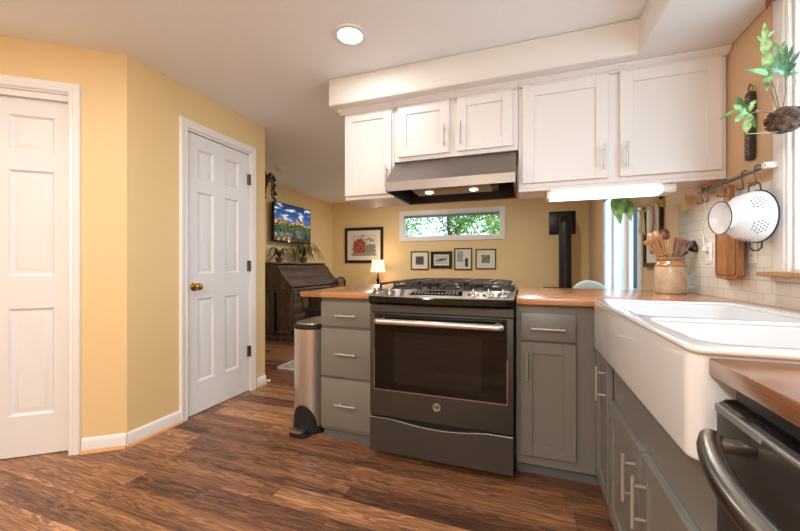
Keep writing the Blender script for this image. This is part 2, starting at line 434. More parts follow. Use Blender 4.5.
# six panel doors
def casing(name, mx, w0, w1, h, cw=0.055, parent=None):
    m = MB(mx)
    prof = [(0, 0), (0, -.010), (.008, -.016), (.018, -.012), (.030, -.018), (cw - .006, -.018), (cw, -.010), (cw, 0)]
    n = len(prof)
    vs = []; fs = []
    # path: left leg up, across, right leg down with mitres; p = distance outwards from the opening
    for (ax, az, ox, oz) in ((w0, 0, -1, 0), (w0, h, -1, 1), (w1, h, 1, 1), (w1, 0, 1, 0)):
        for p, q in prof: vs.append((ax + ox * p, q, az + oz * p))
    for i in range(3):
        for k in range(n - 1):
            fs.append((i * n + k, i * n + k + 1, (i + 1) * n + k + 1, (i + 1) * n + k))
    fs.append(tuple(range(n))); fs.append(tuple(3 * n + k for k in range(n)))
    m._add(vs, fs); bmesh.ops.recalc_face_normals(m.bm, faces=m.bm.faces)
    return struct(name, m, M['trim'], parent)
def six_panel(mx, x0, x1, h, stiles, rows, rec):
    """slab between x0 and x1; stiles: (edge, panel w, mid, panel w); face at y=rec"""
    m = MB(mx); t = 0.035
    e, pw, mid, pw2 = stiles
    c = [(x0 + e, x0 + e + pw), (x0 + e + pw + mid, x0 + e + pw + mid + pw2)]
    z0 = 0.005
    for a, b in ((x0, c[0][0]), (c[0][1], c[1][0]), (c[1][1], x1)):
        m.box(a, b, rec, rec + t, z0, h)
    zs = [z0] + [v for r in rows for v in r] + [h]
    for (a, b) in c:
        for i in range(0, len(zs), 2): m.box(a, b, rec, rec + t, zs[i], zs[i + 1])
        for r in rows:
            m.rings(a, b, r[0], r[1], rec, [(0, 0), (.004, .006), (.012, .013), (.020, .013), (.042, .003), (.043, .003)])
        m.box(a, b, rec + .016, rec + t, z0, h)
    return m
rows = [(0.228, 0.822), (1.002, 1.588), (1.688, 1.892)]
mxA = frame_mx((C.x, C.y), (DU.x, DU.y, 0), (DN.x, DN.y, 0))
dA = struct('door_1', six_panel(mxA, AD0 + .004, AD1 - .004, 2.005, (.085, .20, .135, .20), rows, .045), M['door'])
casing('trim_1', mxA, AD0, AD1, 2.025)
j = MB(mxA)
j.box(AD0 - .001, AD0 + .003, -.001, .10, 0, 2.03); j.box(AD1 - .003, AD1 + .001, -.001, .10, 0, 2.03); j.box(AD0, AD1, -.001, .10, 2.018, 2.03)
j.box(AD0, AD1, .015, .035, 1.985, 2.02)
struct('door_jamb', j, M['trim'], dA)
mxB = frame_mx((XM, 0), (0, 1, 0), (1, 0, 0))
dB = struct('door_2', six_panel(mxB, MD0 + .004, MD1 - .004, 1.992, (.092, .138, .108, .138), rows, .012), M['door'])
casing('trim_2', mxB, MD0, MD1, 2.01, 0.058)
j = MB(mxB); j.box(MD0 - .001, MD0 + .003, -.001, .10, 0, 2.01); j.box(MD1 - .003, MD1 + .001, -.001, .10, 0, 2.01); j.box(MD0, MD1, -.001, .10, 1.997, 2.01)
struct('door_jamb', j, M['trim'], dB)
k = MB(); ky, kz = 1.878, .91; kx = XM - .012
k.lathe([(0.001, 0), (.030, 0), (.031, .004), (.018, .008), (.011, .012), (.010, .028), (.020, .034), (.027, .044), (.027, .054), (.020, .064), (.008, .068), (.001, .068)], (kx, ky, kz), (1, 0, 0), 24)
struct('door_knob', k, M['brass'], dB)['label'] = 'round brass door knob'
for hz in (1.784, 1.056, .337):
    h = MB(); h.cyl((XM + .006, MD1 - .002, hz - .045), (XM + .006, MD1 - .002, hz + .045), .006, 10)
    h.box(XM - .011, XM + .002, MD1 - .022, MD1 - .002, hz - .045, hz + .045)
    struct('hinge', h, M['hinge'], dB)
# wire door stop on baseboard
ds = MB(); ds.cyl((XM + .013, 2.56, .045), (XM + .07, 2.56, .045), .006, 10); ds.cyl((XM + .06, 2.56, .045), (XM + .078, 2.56, .045), .011, 12)
tag(obj('door_stop', ds, M['plastic_white']), 'small white door stop on the baseboard at the end of the closet wall', 'door stop')

# tile backsplash
bs = MB(); bs.box(XR - .008, XR, 1.80, 2.735, .90, 1.40, 0.0015)
bs.box(XR - .008, XR, .12, 1.80, .90, WZ0 - .03, 0.0015)
struct('wall_backsplash', bs, M['tile'])['label'] = 'cream glazed tile backsplash above the butcher block counter'

# kitchen window
def window_frame_box(m, mx_axis, a0, a1, z0, z1, d0, d1, t, axis):
    if axis == 'y':
        m.box(d0, d1, a0, a0 + t, z0, z1); m.box(d0, d1, a1 - t, a1, z0, z1); m.box(d0, d1, a0 + t, a1 - t, z0, z0 + t); m.box(d0, d1, a0 + t, a1 - t, z1 - t, z1)
    else:
        m.box(a0, a0 + t, d0, d1, z0, z1); m.box(a1 - t, a1, d0, d1, z0, z1); m.box(a0 + t, a1 - t, d0, d1, z0, z0 + t); m.box(a0 + t, a1 - t, d0, d1, z1 - t, z1)
wfm = MB(); window_frame_box(wfm, 0, WY0, WY1, WZ0, WZ1, XR, XR + .12, .012, 'y'); window_frame_box(wfm, 0, WY0, WY1, WZ0, WZ1, XR + .05, XR + .09, .045, 'y')
w2 = struct('window_2', wfm, M['trim'])
g = MB(); g.box(XR + .066, XR + .072, WY0 + .04, WY1 - .04, WZ0 + .04, WZ1 - .04); struct('pane', g, M['glass'], w2)
cs = MB()
for y0, y1 in ((WY1, WY1 + .085), (WY0 - .085, WY0)):
    cs.box(XR - .016, XR, y0, y1, WZ0, WZ1 + .045, .003); cs.box(XR - .022, XR - .014, y0 + .012, y1 - .012, WZ0, WZ1 + .045, .003)
cs.box(XR - .016, XR, WY0 - .085, WY1 + .085, WZ1, WZ1 + .045, .003)
struct('casing', cs, M['trim'], w2)
sl = MB(); sl.box(XR - .055, XR + .05, WY0 - .11, WY1 + .11, WZ0 - .018, WZ0, .004); struct('sill', sl, mat('cork_brown_sill', (176, 128, 88), .6, var=.12, vscale=60), w2)['label'] = 'brown wooden window sill board'
ap = MB(); ap.box(XR - .022, XR, WY0 - .08, WY1 + .085, WZ0 - .035, WZ0 - .018, .003); struct('apron', ap, M['trim'], w2)

# transom window in the far wall
m1 = MB(); window_frame_box(m1, 0, FX0, FX1, FZ0, FZ1, YF - .002, YF + .12, .012, 'x'); window_frame_box(m1, 0, FX0, FX1, FZ0, FZ1, YF + .04, YF + .08, .022, 'x')
m1.box(FX1 - .17, FX1 - .15, YF + .045, YF + .075, FZ0, FZ1)
w1 = struct('window_1', m1, M['trim'])
g = MB(); g.box(FX0 + .03, FX1 - .03, YF + .057, YF + .062, FZ0 + .03, FZ1 - .03); struct('pane', g, M['glass'], w1)
cs = MB(); window_frame_box(cs, 0, FX0 - .07, FX1 + .07, FZ0 - .07, FZ1 + .07, YF - .018, YF, .07, 'x'); struct('casing', cs, M['trim'], w1)
hr = MB(); hr.box(FX0 + .02, FX1 - .02, YF + .005, YF + .035, FZ1 - .032, FZ1 - .012, .003)
for i in range(5): hr.box(FX0 + .025, FX1 - .025, YF + .004, YF + .036, FZ1 - .037 - i * .0045, FZ1 - .034 - i * .0045)
hr.cyl((FX1 - .17, YF + .002, FZ1 - .05), (FX1 - .17, YF + .002, FZ0 + .06), .0025, 6)
struct('raised_blind', hr, mat('grey_blind', (150, 150, 150), .5), w1)

# sliding glass door in the right wall
m3 = MB(); window_frame_box(m3, 0, DY0, DY1, 0.0, DZ1, XR - .01, XR + .12, .04, 'y')
m3.box(XR + .03, XR + .09, (DY0 + DY1) / 2 - .04, (DY0 + DY1) / 2 + .04, 0, DZ1)
for y0, y1 in ((DY0 + .04, 4.14), (4.22, DY1 - .04)): window_frame_box(m3, 0, y0, y1, .04, DZ1 - .04, XR + .04, XR + .075, .06, 'y')
d3 = struct('door_3', m3, M['trim'])
g = MB(); g.box(XR + .055, XR + .06, DY0 + .05, DY1 - .05, .05, DZ1 - .05); struct('pane', g, M['glass'], d3)
cs = MB()
cs.box(XR - .018, XR, DY0 - .07, DY0, 0, DZ1 + .07, .003); cs.box(XR - .018, XR, DY1, DY1 + .07, 0, DZ1 + .07, .003); cs.box(XR - .018, XR, DY0, DY1, DZ1, DZ1 + .07, .003)
struct('casing', cs, M['trim'], d3)
vb = thing('vertical_blind', 'white vertical blind drawn back beside the glass door', 'blind', (XR - .06, 4.72, 1.98))
hm = MB(); hm.box(XR - .055, XR - .019, DY0 - .05, DY1 + .05, 1.97, 2.03, .004); obj('headrail', hm, M['blind'], vb)
for i in range(7):
    y = 4.76 - i * .035
    s = MB(); s.prism([(XR - .060, y - .01), (XR - .052, y + .006), (XR - .021, y + .02), (XR - .020, y + .018), (XR - .051, y + .003), (XR - .059, y - .012)], .04, 1.97, 'z'); obj('slat', s, M['blind'], vb)
cdm = MB(); cdm.tube([(XR - .04, 4.86, 1.97), (XR - .038, 4.86, 1.5), (XR - .04, 4.86, 1.15)], .003, 6); cdm.lathe([(.001, 0), (.008, .005), (.006, .04), (.001, .045)], (XR - .04, 4.86, 1.11)); obj('pull_cord', cdm, M['blind'], vb)

# ------------------------------------------------------------------ garden beyond the windows
gr = MB(); gr.box(-9, 9, YF + .12, 16, -0.2, -0.1); gr.box(1.06, 9, -3, YF + .12, -0.2, -0.1); struct('ground', gr, M['grass'])
nb = thing('neighbour_house', 'blue grey siding of the house seen through the glass door', 'house', (2.6, 9.2, -.1))
sm = MB()
sm.box(1.25, 4.6, 9.0, 11.5, -.1, 3.6)
for i in range(23): sm.prism([(9.0, i * .16 - .1), (8.975, i * .16 - .1), (8.985, i * .16 + .05), (9.0, i * .16 + .05)], 1.25, 4.6, 'x')
obj('wall', sm, M['siding'], nb)
for x in (1.22, 1.93, 4.5):
    cb = MB(); cb.box(x, x + .13, 8.94, 9.0, -.1, 3.6); obj('corner_board', cb, M['trim'], nb)
for x in (2.10, 3.3):
    q = MB(); q.box(x, x + .22, 8.95, 8.99, .5, 2.4); f = obj('window', q, M['trim'], nb)
    q = MB(); q.box(x + .04, x + .18, 8.94, 8.952, .56, 2.34); obj('pane', q, mat('dark_pane', (70, 84, 96), .1), f)

def leafquad(m, p, d, n, L, W):
    d = Vector(d).normalized(); s = d.cross(Vector(n)).normalized()
    nn = s.cross(d)
    p = Vector(p)
    m._add([p, p + d * L * .45 + s * W + nn * W * .25, p + d * L, p + d * L * .45 - s * W + nn * W * .25, p + d * L * .5 - nn * W * .12],
           [(0, 1, 4), (1, 2, 4), (2, 3, 4), (3, 0, 4)])
def tree(x, y, h, label, sx, nleaf, mt, seed, zc):
    random.seed(seed)
    t = thing('garden_tree', label, 'tree', (x, y, -.1), 'trees beyond the transom window')
    b = MB(); b.tube([(x, y, -.1), (x + .03, y, h * .4), (x - .05, y + .05, h)], [.07, .055, .02], 8)
    tips = []
    for i in range(11):
        z0 = random.uniform(.45, .95) * h; a = random.uniform(0, 2 * PI); l = random.uniform(.5, 1.0) * sx
        e = Vector((x + math.cos(a) * l, y + math.sin(a) * l * .6, z0 + random.uniform(.1, .7)))
        mid = Vector((x, y, z0)).lerp(e, .5) + Vector((0, 0, .08))
        b.tube([(x, y, z0), mid, e], [.025, .016, .006], 6); tips += [mid, e]
    obj('trunk', b, M['bark'], t)
    lf = MB()
    for i in range(nleaf):
        c = random.choice(tips)
        p = c + Vector((random.gauss(0, .24), random.gauss(0, .2), random.gauss(0, .2)))
        d = Vector((random.uniform(-1, 1), random.uniform(-.6, .6), random.uniform(-1, .4)))
        leafquad(lf, p, d, (random.uniform(-.5, .5), -1, random.uniform(-.5, .5)), random.uniform(.05, .09), random.uniform(.018, .03))
    obj('foliage', lf, mt, t)
GM = [mat('tree_leaf_a', (126, 186, 44), .5, var=.3, vscale=6), mat('tree_leaf_b', (96, 158, 48), .5, var=.3, vscale=6)]
tree(-3.5, 8.8, 3.0, 'leafy green tree left of the others through the transom window', .95, 3400, GM[0], 3, 0)
tree(-1.9, 9.2, 3.1, 'thin branched tree in the middle of the transom window', 1.0, 2300, GM[1], 5, 0)
tree(-0.4, 8.8, 3.0, 'leafy tree at the right end of the transom window', .95, 2600, GM[0], 8, 0)

# ------------------------------------------------------------------ recessed lights and smoke detector
def can(x, y, label, group='recessed ceiling lights'):
    t = thing('recessed_light', label, 'ceiling light', (x, y, CEIL), group)
    m = MB(); m.lathe([(.062, -.002), (.068, -.008), (.088, -.007), (.092, -.001), (.092, 0), (.062, 0)], (x, y, CEIL), seg=36); obj('trim_ring', m, M['trim'], t)
    m = MB(); m.lathe([(.001, -.004), (.063, -.004), (.063, -.001), (.001, -.001)], (x, y, CEIL), seg=36); obj('lens', m, M['canlens'], t)
    return t
c0 = can(CANS[0][0], CANS[0][1], 'round white recessed ceiling light, lit, in front of the soffit')
labs = ['lit recessed light in the kitchen ceiling near the closet doors', 'lit recessed light in the kitchen ceiling behind the viewer',
        'lit recessed light in the ceiling by the rear wall', 'lit recessed light in the rear left ceiling corner',
        'lit recessed light in the living room ceiling behind the wall cabinets', 'lit recessed light in the living room ceiling near the desk']
for (x, y, p), l in zip(CANS[1:], labs): dup(c0, (x, y, CEIL), l)  # out-of-view copies, added for soft fill
t = thing('pendant_lamp', 'round lit glass pendant lamp over the rear of the kitchen', 'lamp', PEND_FILL)  # made-up fixture around the fill bulb, out of view
m = MB(); m.lathe([(.055, .0), (.055, .012), (.001, .02)], (PEND_FILL[0], PEND_FILL[1], CEIL - .022), seg=20); m.tube([(PEND_FILL[0], PEND_FILL[1], CEIL - .01), (PEND_FILL[0], PEND_FILL[1], PEND_FILL[2] + .16)], .004, 6); m.lathe([(.04, 0), (.03, .05), (.001, .06)], (PEND_FILL[0], PEND_FILL[1], PEND_FILL[2] + .13), seg=20); obj('stem', m, M['nickel'], t)
m = MB(); m.lathe([(.17, -.015), (.165, .05), (.13, .11), (.05, .14), (.048, .137), (.127, .107), (.161, .05), (.166, -.015)], PEND_FILL, seg=28); obj('glass_shade', m, glassmat('pendant_glass', (255, 250, 244), .05), t)
sd = MB(); sx, sy = -2.90, 3.67
sd.lathe([(.001, -.045), (.035, -.045), (.055, -.035), (.062, -.012), (.06, 0), (.001, 0)], (sx, sy, CEIL), seg=28)
tag(obj('smoke_detector', sd, M['plastic_white'], origin=None), 'round white smoke detector on the living room ceiling', 'smoke detector')

# ------------------------------------------------------------------ cabinet helpers
def pull(parent, c, axis, L, n, r=.0055, off=.03):
    """bar pull centred at c on the face; n = outward normal"""
    c = Vector(c); n = Vector(n); a = Vector({'x': (1, 0, 0), 'y': (0, 1, 0), 'z': (0, 0, 1)}[axis])
    m = MB(); b = c + n * off
    m.cyl(b - a * L / 2, b + a * L / 2, r, 12)
    for s in (-1, 1): m.cyl(c + a * s * L * .32, b + a * s * L * .32, r * .75, 10)
    return obj('handle', m, M['nickel'], parent)
def shaker(mx, u0, u1, z0, z1, t=.02, fw=.055, rec=.010):
    """shaker door; outer face at local y=0, thickness towards +y"""
    m = MB(mx)
    m.box(u0, u0 + fw, 0, t, z0, z1, .0015, 1); m.box(u1 - fw, u1, 0, t, z0, z1, .0015, 1)
    m.box(u0 + fw, u1 - fw, 0, t, z0, z0 + fw, .0015, 1); m.box(u0 + fw, u1 - fw, 0, t, z1 - fw, z1, .0015, 1)
    m.box(u0 + fw, u1 - fw, rec, t, z0 + fw, z1 - fw)
    return m
def slabfront(mx, u0, u1, z0, z1, t=.02):
    m = MB(mx); m.box(u0, u1, 0, t, z0, z1, .003, 2); return m
CT, CB_ = 0.90, 0.868        # countertop top and underside
YC = 1.90                    # peninsula face frame plane (doors stand 2 cm proud)
mxP = frame_mx((0, YC - .02), (1, 0, 0), (0, -1, 0))
XS = 0.323                   # sink run face frame plane
mxS = frame_mx((XS - .02, 0), (0, 1, 0), (-1, 0, 0))
NP = (0, -1, 0); NS = (-1, 0, 0)

# left drawer cabinet
t = thing('base_cabinet', 'narrow grey base cabinet with three drawers left of the range', 'cabinet', (-1.0, 2.2, 0))
b = MB(); b.box(-1.185, -.82, YC, 2.5, .06, CB_ , .002, 1); obj('body', b, M['cabg'], t)
b = MB(); b.box(-1.175, -.82, YC + .05, 2.48, 0, .06); b.prism([(YC + .05, 0), (YC + .02, 0), (YC + .02, .045), (YC + .032, .06), (YC + .05, .06)], -1.178, -.82, 'x'); obj('toe_kick', b, M['toe'], t)
for z0, z1, hz in ((.695, .842, .762), (.392, .680, .535), (.085, .378, .232)):
    d = obj('drawer', slabfront(mxP, -1.178, -.835, z0, z1), M['cabg'], t)
    pull(d, (-1.00, YC - .02, hz), 'x', .135, NP)
# right cabinet
t = thing('base_cabinet', 'grey base cabinet with one drawer over one door right of the range', 'cabinet', (.13, 2.2, 0))
b = MB(); b.box(-.043, XS + .002, YC, 2.5, .06, CB_, .002, 1); obj('body', b, M['cabg'], t)
b = MB(); b.box(-.043, XS + .05, YC + .06, 2.48, 0, .06); b.prism([(YC + .06, 0), (YC + .03, 0), (YC + .03, .05), (YC + .045, .065), (YC + .06, .065)], -.043, XS + .05, 'x'); obj('toe_kick', b, M['toe'], t)
d = obj('drawer', slabfront(mxP, -.022, .229, .688, .824), M['cabg'], t); pull(d, (.103, YC - .02, .75), 'x', .15, NP)
d = obj('door', shaker(mxP, -.022, .229, .112, .678), M['cabg'], t); pull(d, (.006, YC - .02, .565), 'z', .14, NP)
# corner cabinet with the narrow door
t = thing('base_cabinet', 'grey corner base cabinet with a tall narrow door beside the sink apron', 'cabinet', (.6, 1.7, 0))
b = MB(); b.box(XS + .004, .925, 1.575, YC - .002, .06, .69, .002, 1); obj('body', b, M['cabg'], t)
b = MB(); b.box(XS + .055, .9, 1.575, YC + .05, 0, .06); obj('toe_kick', b, M['toe'], t)
d = obj('door', shaker(mxS, 1.585, 1.835, .112, .688, fw=.045), M['cabg'], t); pull(d, (XS - .02, 1.635, .578), 'z', .14, NS)
# sink base
t = thing('base_cabinet', 'grey sink base cabinet with two doors below the farmhouse sink', 'cabinet', (.6, 1.15, 0))
b = MB(); b.box(XS, .925, .752, 1.573, .06, .693, .002, 1); obj('body', b, M['cabg'], t)
b = MB(); b.box(XS + .055, .9, .752, 1.573, 0, .06); obj('toe_kick', b, M['toe'], t)
d = obj('door', shaker(mxS, 1.165, 1.56, .10, .54), M['cabg'], t); pull(d, (XS - .02, 1.215, .43), 'z', .14, NS)
d = obj('door', shaker(mxS, .765, 1.155, .10, .54), M['cabg'], t); pull(d, (XS - .02, 1.115, .42), 'z', .14, NS)

# countertop
t = thing('countertop', 'butcher block countertop running around the peninsula and sink', 'countertop', (0, 2.3, CB_))
m = MB()
for a in ((-1.31, -.822, 1.855, 2.74), (-.822, -.043, 2.46, 2.74), (-.043, XR - .002, 1.855, 2.74)):
    m.box(a[0], a[1], a[2], a[3], CB_, CT, .003, 2)
obj('peninsula_slab', m, M['butcher'], t)
m = MB()
m.box(.80, XR - .002, .788, 1.768, CB_, CT); m.box(.305, XR - .002, 1.768, 1.854, CB_, CT, .002); m.box(.310, XR - .002, .12, .786, CB_ - .004, CT - .005, .003, 2)
obj('sink_run_slab', m, M['butcher_y'], t)

# farmhouse sink: outer block minus two bowls
def bool_mesh(outer, cutters, bevel):
    me = bpy.data.meshes.new('tmp'); outer.bm.to_mesh(me); o = bpy.data.objects.new('tmp', me); COL.objects.link(o)
    cs = []
    for c in cutters:
        cm = bpy.data.meshes.new('c'); c.bm.to_mesh(cm); co = bpy.data.objects.new('c', cm); COL.objects.link(co); cs.append(co)
        md = o.modifiers.new('b', 'BOOLEAN'); md.object = co; md.operation = 'DIFFERENCE'; md.solver = 'EXACT'
    md = o.modifiers.new('v', 'BEVEL'); md.width = bevel; md.segments = 4; md.limit_method = 'ANGLE'; md.angle_limit = math.radians(40)
    dg = bpy.context.evaluated_depsgraph_get(); dg.update()
    nm = bpy.data.meshes.new_from_object(o.evaluated_get(dg))
    for q in [o] + cs: bpy.data.objects.remove(q)
    r = MB(); r.bm.free(); r.bm = bmesh.new(); r.bm.from_mesh(nm)
    return r
def rrect(x0, x1, y0, y1, r, seg=6):
    out = []
    for cx, cy, a0 in ((x1 - r, y1 - r, 0), (x0 + r, y1 - r, PI / 2), (x0 + r, y0 + r, PI), (x1 - r, y0 + r, 1.5 * PI)):
        for k in range(seg + 1):
            a = a0 + PI / 2 * k / seg; out.append((cx + r * math.cos(a), cy + r * math.sin(a)))
    return out
ou = MB(); ou.prism(rrect(.283, .80, .79, 1.766, .028), .70, .906, 'z')
c1 = MB(); c1.prism(rrect(.322, .745, 1.215, 1.728, .05), .725, 1.0, 'z')
c2 = MB(); c2.prism(rrect(.322, .745, .828, 1.178, .05), .725, 1.0, 'z')
t = thing('farmhouse_sink', 'white double bowl farmhouse sink with a deep apron front', 'sink', (.54, 1.28, .70))
obj('basin', bool_mesh(ou, [c1, c2], .009), M['porcelain'], t, sharp=50)
for cy in (1.47, 1.0):
    m = MB(); m.lathe([(.001, .002), (.03, .001), (.042, .004), (.044, 0), (.001, 0)], (.53, cy, .7255), seg=24); obj('drain', m, M['nickel'], t)
rimo = MB(); rimo.prism(rrect(.279, .802, .776, 1.766, .032), .901, .914, 'z')
ri1 = MB(); ri1.prism(rrect(.322, .745, 1.215, 1.728, .05), .7, 1.0, 'z')
ri2 = MB(); ri2.prism(rrect(.322, .745, .828, 1.178, .05), .7, 1.0, 'z')
obj('rim', bool_mesh(rimo, [ri1, ri2], .0065), M['porcelain'], t, sharp=60)

# ------------------------------------------------------------------ dishwasher
t = thing('dishwasher', 'dark slate dishwasher with a bowed steel bar handle', 'dishwasher', (.6, .45, 0))
m = MB(); m.box(.33, .9, .145, .745, .08, .862, .003); obj('body', m, M['black'], t)
m = MB(); m.box(.303, .33, .150, .742, .115, .822, .004, 3); dr = obj('door', m, M['slate_y'], t)
m = MB(); m.prism([(.305, .822), (.305, .828), (.316, .836), (.36, .838), (.36, .822)], .150, .742, 'y'); obj('control_strip', m, M['blackgloss'], t)
m = MB(); m.box(.301, .307, .62, .742, .816, .829, .001, 1); m.box(.301, .3065, .150, .62, .823, .829, .001, 1); obj('edge_trim', m, M['nickel'], dr)
hm = MB(); pts = []
for i in range(17):
    s = i / 16; y = .655 - s * .42
    bow = math.sin(PI * s) ** .8
    pts.append((.262 - .045 * bow, y, .80))
hm.tube(pts, .0155, 16)
obj('handle', hm, brushed('handle_steel', (150, 146, 140), .25, 'y', .03), dr)
for y in (.638, .252): hm = MB(); hm.box(.255, .304, y - .011, y + .011, .792, .808, .004, 2); obj('handle_mount', hm, mat('mount_steel', (150, 146, 140), .3, 1), dr)
m = MB(); m.box(.36, .9, .15, .745, 0, .08); obj('toe_panel', m, M['black'], t)

# ------------------------------------------------------------------ range
RX0, RX1, RY = -.815, -.053, 1.795
RC = (RX0 + RX1) / 2; HW = (RX1 - RX0) / 2
t = thing('gas_range', 'slate slide-in gas range with oven door between the grey cabinets', 'stove', (RC, 2.1, 0))
m = MB(); m.box(RX0 + .003, RX1 - .003, RY + .045, 2.445, .045, .893, .003, 1); obj('body', m, mat('range_side', (46, 44, 42), .4, .3), t)
for x in (RX0 + .05, RX1 - .05):
    for y in (RY + .09, 2.38):
        m = MB(); m.lathe([(.018, 0), (.018, .008), (.009, .012), (.009, .05)], (x, y, 0), seg=12); obj('leg', m, M['black'], t)
# storage drawer with a shallow curved pull lip
m = MB(); n = 24; top = []; 
for i in range(n + 1):
    s = -1 + 2 * i / n; x = RC + s * (HW - .002)
    dip = .020 * (math.cos(PI * s / 1.5) + 1) / 2 if abs(s) < .75 * 2 else 0
    dip = .022 * max(0, math.cos(PI * s / 1.3)) if abs(s) < .65 else 0
    top.append((x, .226 - dip))
poly = [(RX0 + .002, .04), (RX1 - .002, .04)] + top[::-1]
m.prism(poly, RY, RY + .044, 'y', bev=.002, seg=1); dw = obj('storage_drawer', m, M['slate'], t)
m = MB(); m.tube([(x, RY + .002, z) for x, z in top], .0014, 8); obj('drawer_lip', m, M['nickel'], dw)
m = MB(); m.box(RX0 + .004, RX1 - .004, RY + .022, RY + .05, .19, .25); obj('shadow_gap_panel', m, M['black'], t)
# oven door
m = MB(); m.box(RX0 + .002, RX1 - .002, RY, RY + .044, .238, .80, .004, 2); od = obj('oven_door', m, M['slate'], t)
m = MB(); m.box(RX0 + .032, RX1 - .032, RY - .003, RY + .004, .385, .796, .002, 1); og = obj('door_glass', m, M['oven_glass'], od)
m = MB()
for a in ((RX0 + .030, RX1 - .030, .381, .385), (RX0 + .029, RX0 + .032, .385, .6), (RX1 - .032, RX1 - .029, .385, .6)):
    m.box(a[0], a[1], RY - .0035, RY + .003, a[2], a[3])
obj('glass_trim', m, M['silver'], od)
m = MB(); m.box(RX0 + .15, RX1 - .15, RY - .0045, RY - .0025, .43, .70, .0008, 1); obj('window_pane', m, mat('oven_window', (26, 24, 24), .05, spec=.45), od)
hz = .763
m = MB(); m.tube([(-.752, RY - .045, hz), (-.746, RY - .055, hz), (-.116, RY - .055, hz), (-.110, RY - .045, hz)], .0155, 14)
for x in (-.735, -.127): m.box(x - .012, x + .012, RY - .05, RY, hz - .012, hz + .012, .004, 2)
obj('oven_handle', m, mat('warm_brushed_handle', (206, 196, 186), .36, .8), od)
m = MB(); m.lathe([(.001, .0045), (.0155, .0045), (.0165, .003), (.0195, .004), (.0205, .002), (.0205, 0), (.001, 0)], (RC, RY, .325), (0, -1, 0), 32); bg = obj('badge', m, M['nickel'], od)
m = MB(); m.lathe([(.001, .0049), (.014, .0049), (.014, .004), (.001, .004)], (RC, RY, .325), (0, -1, 0), 28); obj('badge_face', m, mat('badge_dark', (60, 58, 56), .3, .5), od)
m = MB()  # script monogram strokes
for off in (-.004, .004):
    m.tube([(RC + off + .005 * math.cos(a), RY - .0053, .325 + .0065 * math.sin(a)) for a in [PI * .3 + PI * 1.5 * k / 12 for k in range(13)]], .0009, 6)
obj('badge_monogram', m, M['nickel'], od)
# control panel: bowed front
def bow(x): return .030 * (1 - ((x - RC) / HW) ** 2)
def bowed(m, prof, n=20, x0=RX0, x1=RX1):
    """prof: list of (y, z, bowfactor)"""
    vs = []; fs = []; k = len(prof)
    for i in range(n + 1):
        x = x0 + (x1 - x0) * i / n
        for y, z, f in prof: vs.append((x, y - bow(x) * f, z))
    for i in range(n):
        for q in range(k): fs.append((i * k + q, i * k + (q + 1) % k, (i + 1) * k + (q + 1) % k, (i + 1) * k + q))
    fs.append(tuple(range(k))); fs.append(tuple(n * k + q for q in range(k)))
    m._add(vs, fs); bmesh.ops.recalc_face_normals(m.bm, faces=m.bm.faces); return m
m = MB(); bowed(m, [(RY - .002, .852, 1), (RY - .012, .862, 1), (RY - .012, .885, 1), (RY - .004, .893, 1), (RY + .06, .893, 0), (RY + .06, .845, 0), (RY + .01, .845, .6)]); fp = obj('front_band', m, M['blackgloss'], t)
m = MB(); m.box(RX0 + .001, RX1 - .001, RY + .004, RY + .06, .806, .846, .002, 1); obj('vent_strip', m, M['slate'], t)
m = MB(); m.box(RX0 + .01, RX1 - .01, RY + .012, RY + .05, .796, .808); obj('shadow_gap_panel', m, M['black'], t)
PZ0, PZ1, PY0, PY1 = .893, .928, RY - .004, RY + .085
m = MB(); bowed(m, [(PY0, PZ0, 1), (PY0 + .003, PZ0 + .004, 1), (PY1, PZ1, 0), (PY1, PZ0 - .002, 0)], x0=RX0 - .002, x1=RX1 + .002); cp = obj('control_panel', m, M['silver'], t)
pn = Vector((0, -(PZ1 - PZ0), PY1 - PY0)).normalized()
def panel_pt(x, s):
    b = bow(x) * (1 - s); return Vector((x, PY0 + .003 + (PY1 - PY0 - .003) * s - b, PZ0 + .004 + (PZ1 - PZ0 - .004) * s))
for kx in (-.777, -.703, -.249, -.175, -.105):
    p = panel_pt(kx, .42)
    m = MB(); m.lathe([(.001, 0), (.025, 0), (.026, .003), (.022, .008), (.019, .012), (.001, .012)], p, pn, 24); kn = obj('knob', m, M['knobdark'], cp)
    m = MB(); m.lathe([(.014, .010), (.014, .018), (.010, .026), (.006, .032), (.001, .033)], p, pn, 16, sx=.55, sy=1.3); obj('knob_grip', m, M['nickel'], kn)
    m = MB(); m.lathe([(.025, 0), (.028, .0005), (.028, .003), (.0255, .0032)], p - pn * .001, pn, 24); obj('knob_ring', m, M['black'], kn)
dx0, dx1 = -.590, -.300
q = [panel_pt(dx0, .25), panel_pt(dx1, .25), panel_pt(dx1 - .012, .82), panel_pt(dx0 + .03, .82)]
m = MB(); m.quad(*[p + pn * .0012 for p in q]); bmesh.ops.solidify(m.bm, geom=m.bm.faces[:], thickness=.004)
ds_ = obj('display', m, M['blackgloss'], cp)
m = MB(); random.seed(5)
for r_ in range(2):
    for i in range(13):
        x = dx0 + .03 + i * .0185
        if r_ == 1 and 4 <= i <= 8: continue
        a = panel_pt(x, .38 + r_ * .22) + pn * .0046; b = panel_pt(x + .010, .38 + r_ * .22) + pn * .0046
        c = panel_pt(x + .010, .38 + r_ * .22 + .07) + pn * .0046; d = panel_pt(x, .38 + r_ * .22 + .07) + pn * .0046
        m.quad(a, b, c, d)
obj('key_lettering', m, M['ink'], ds_)
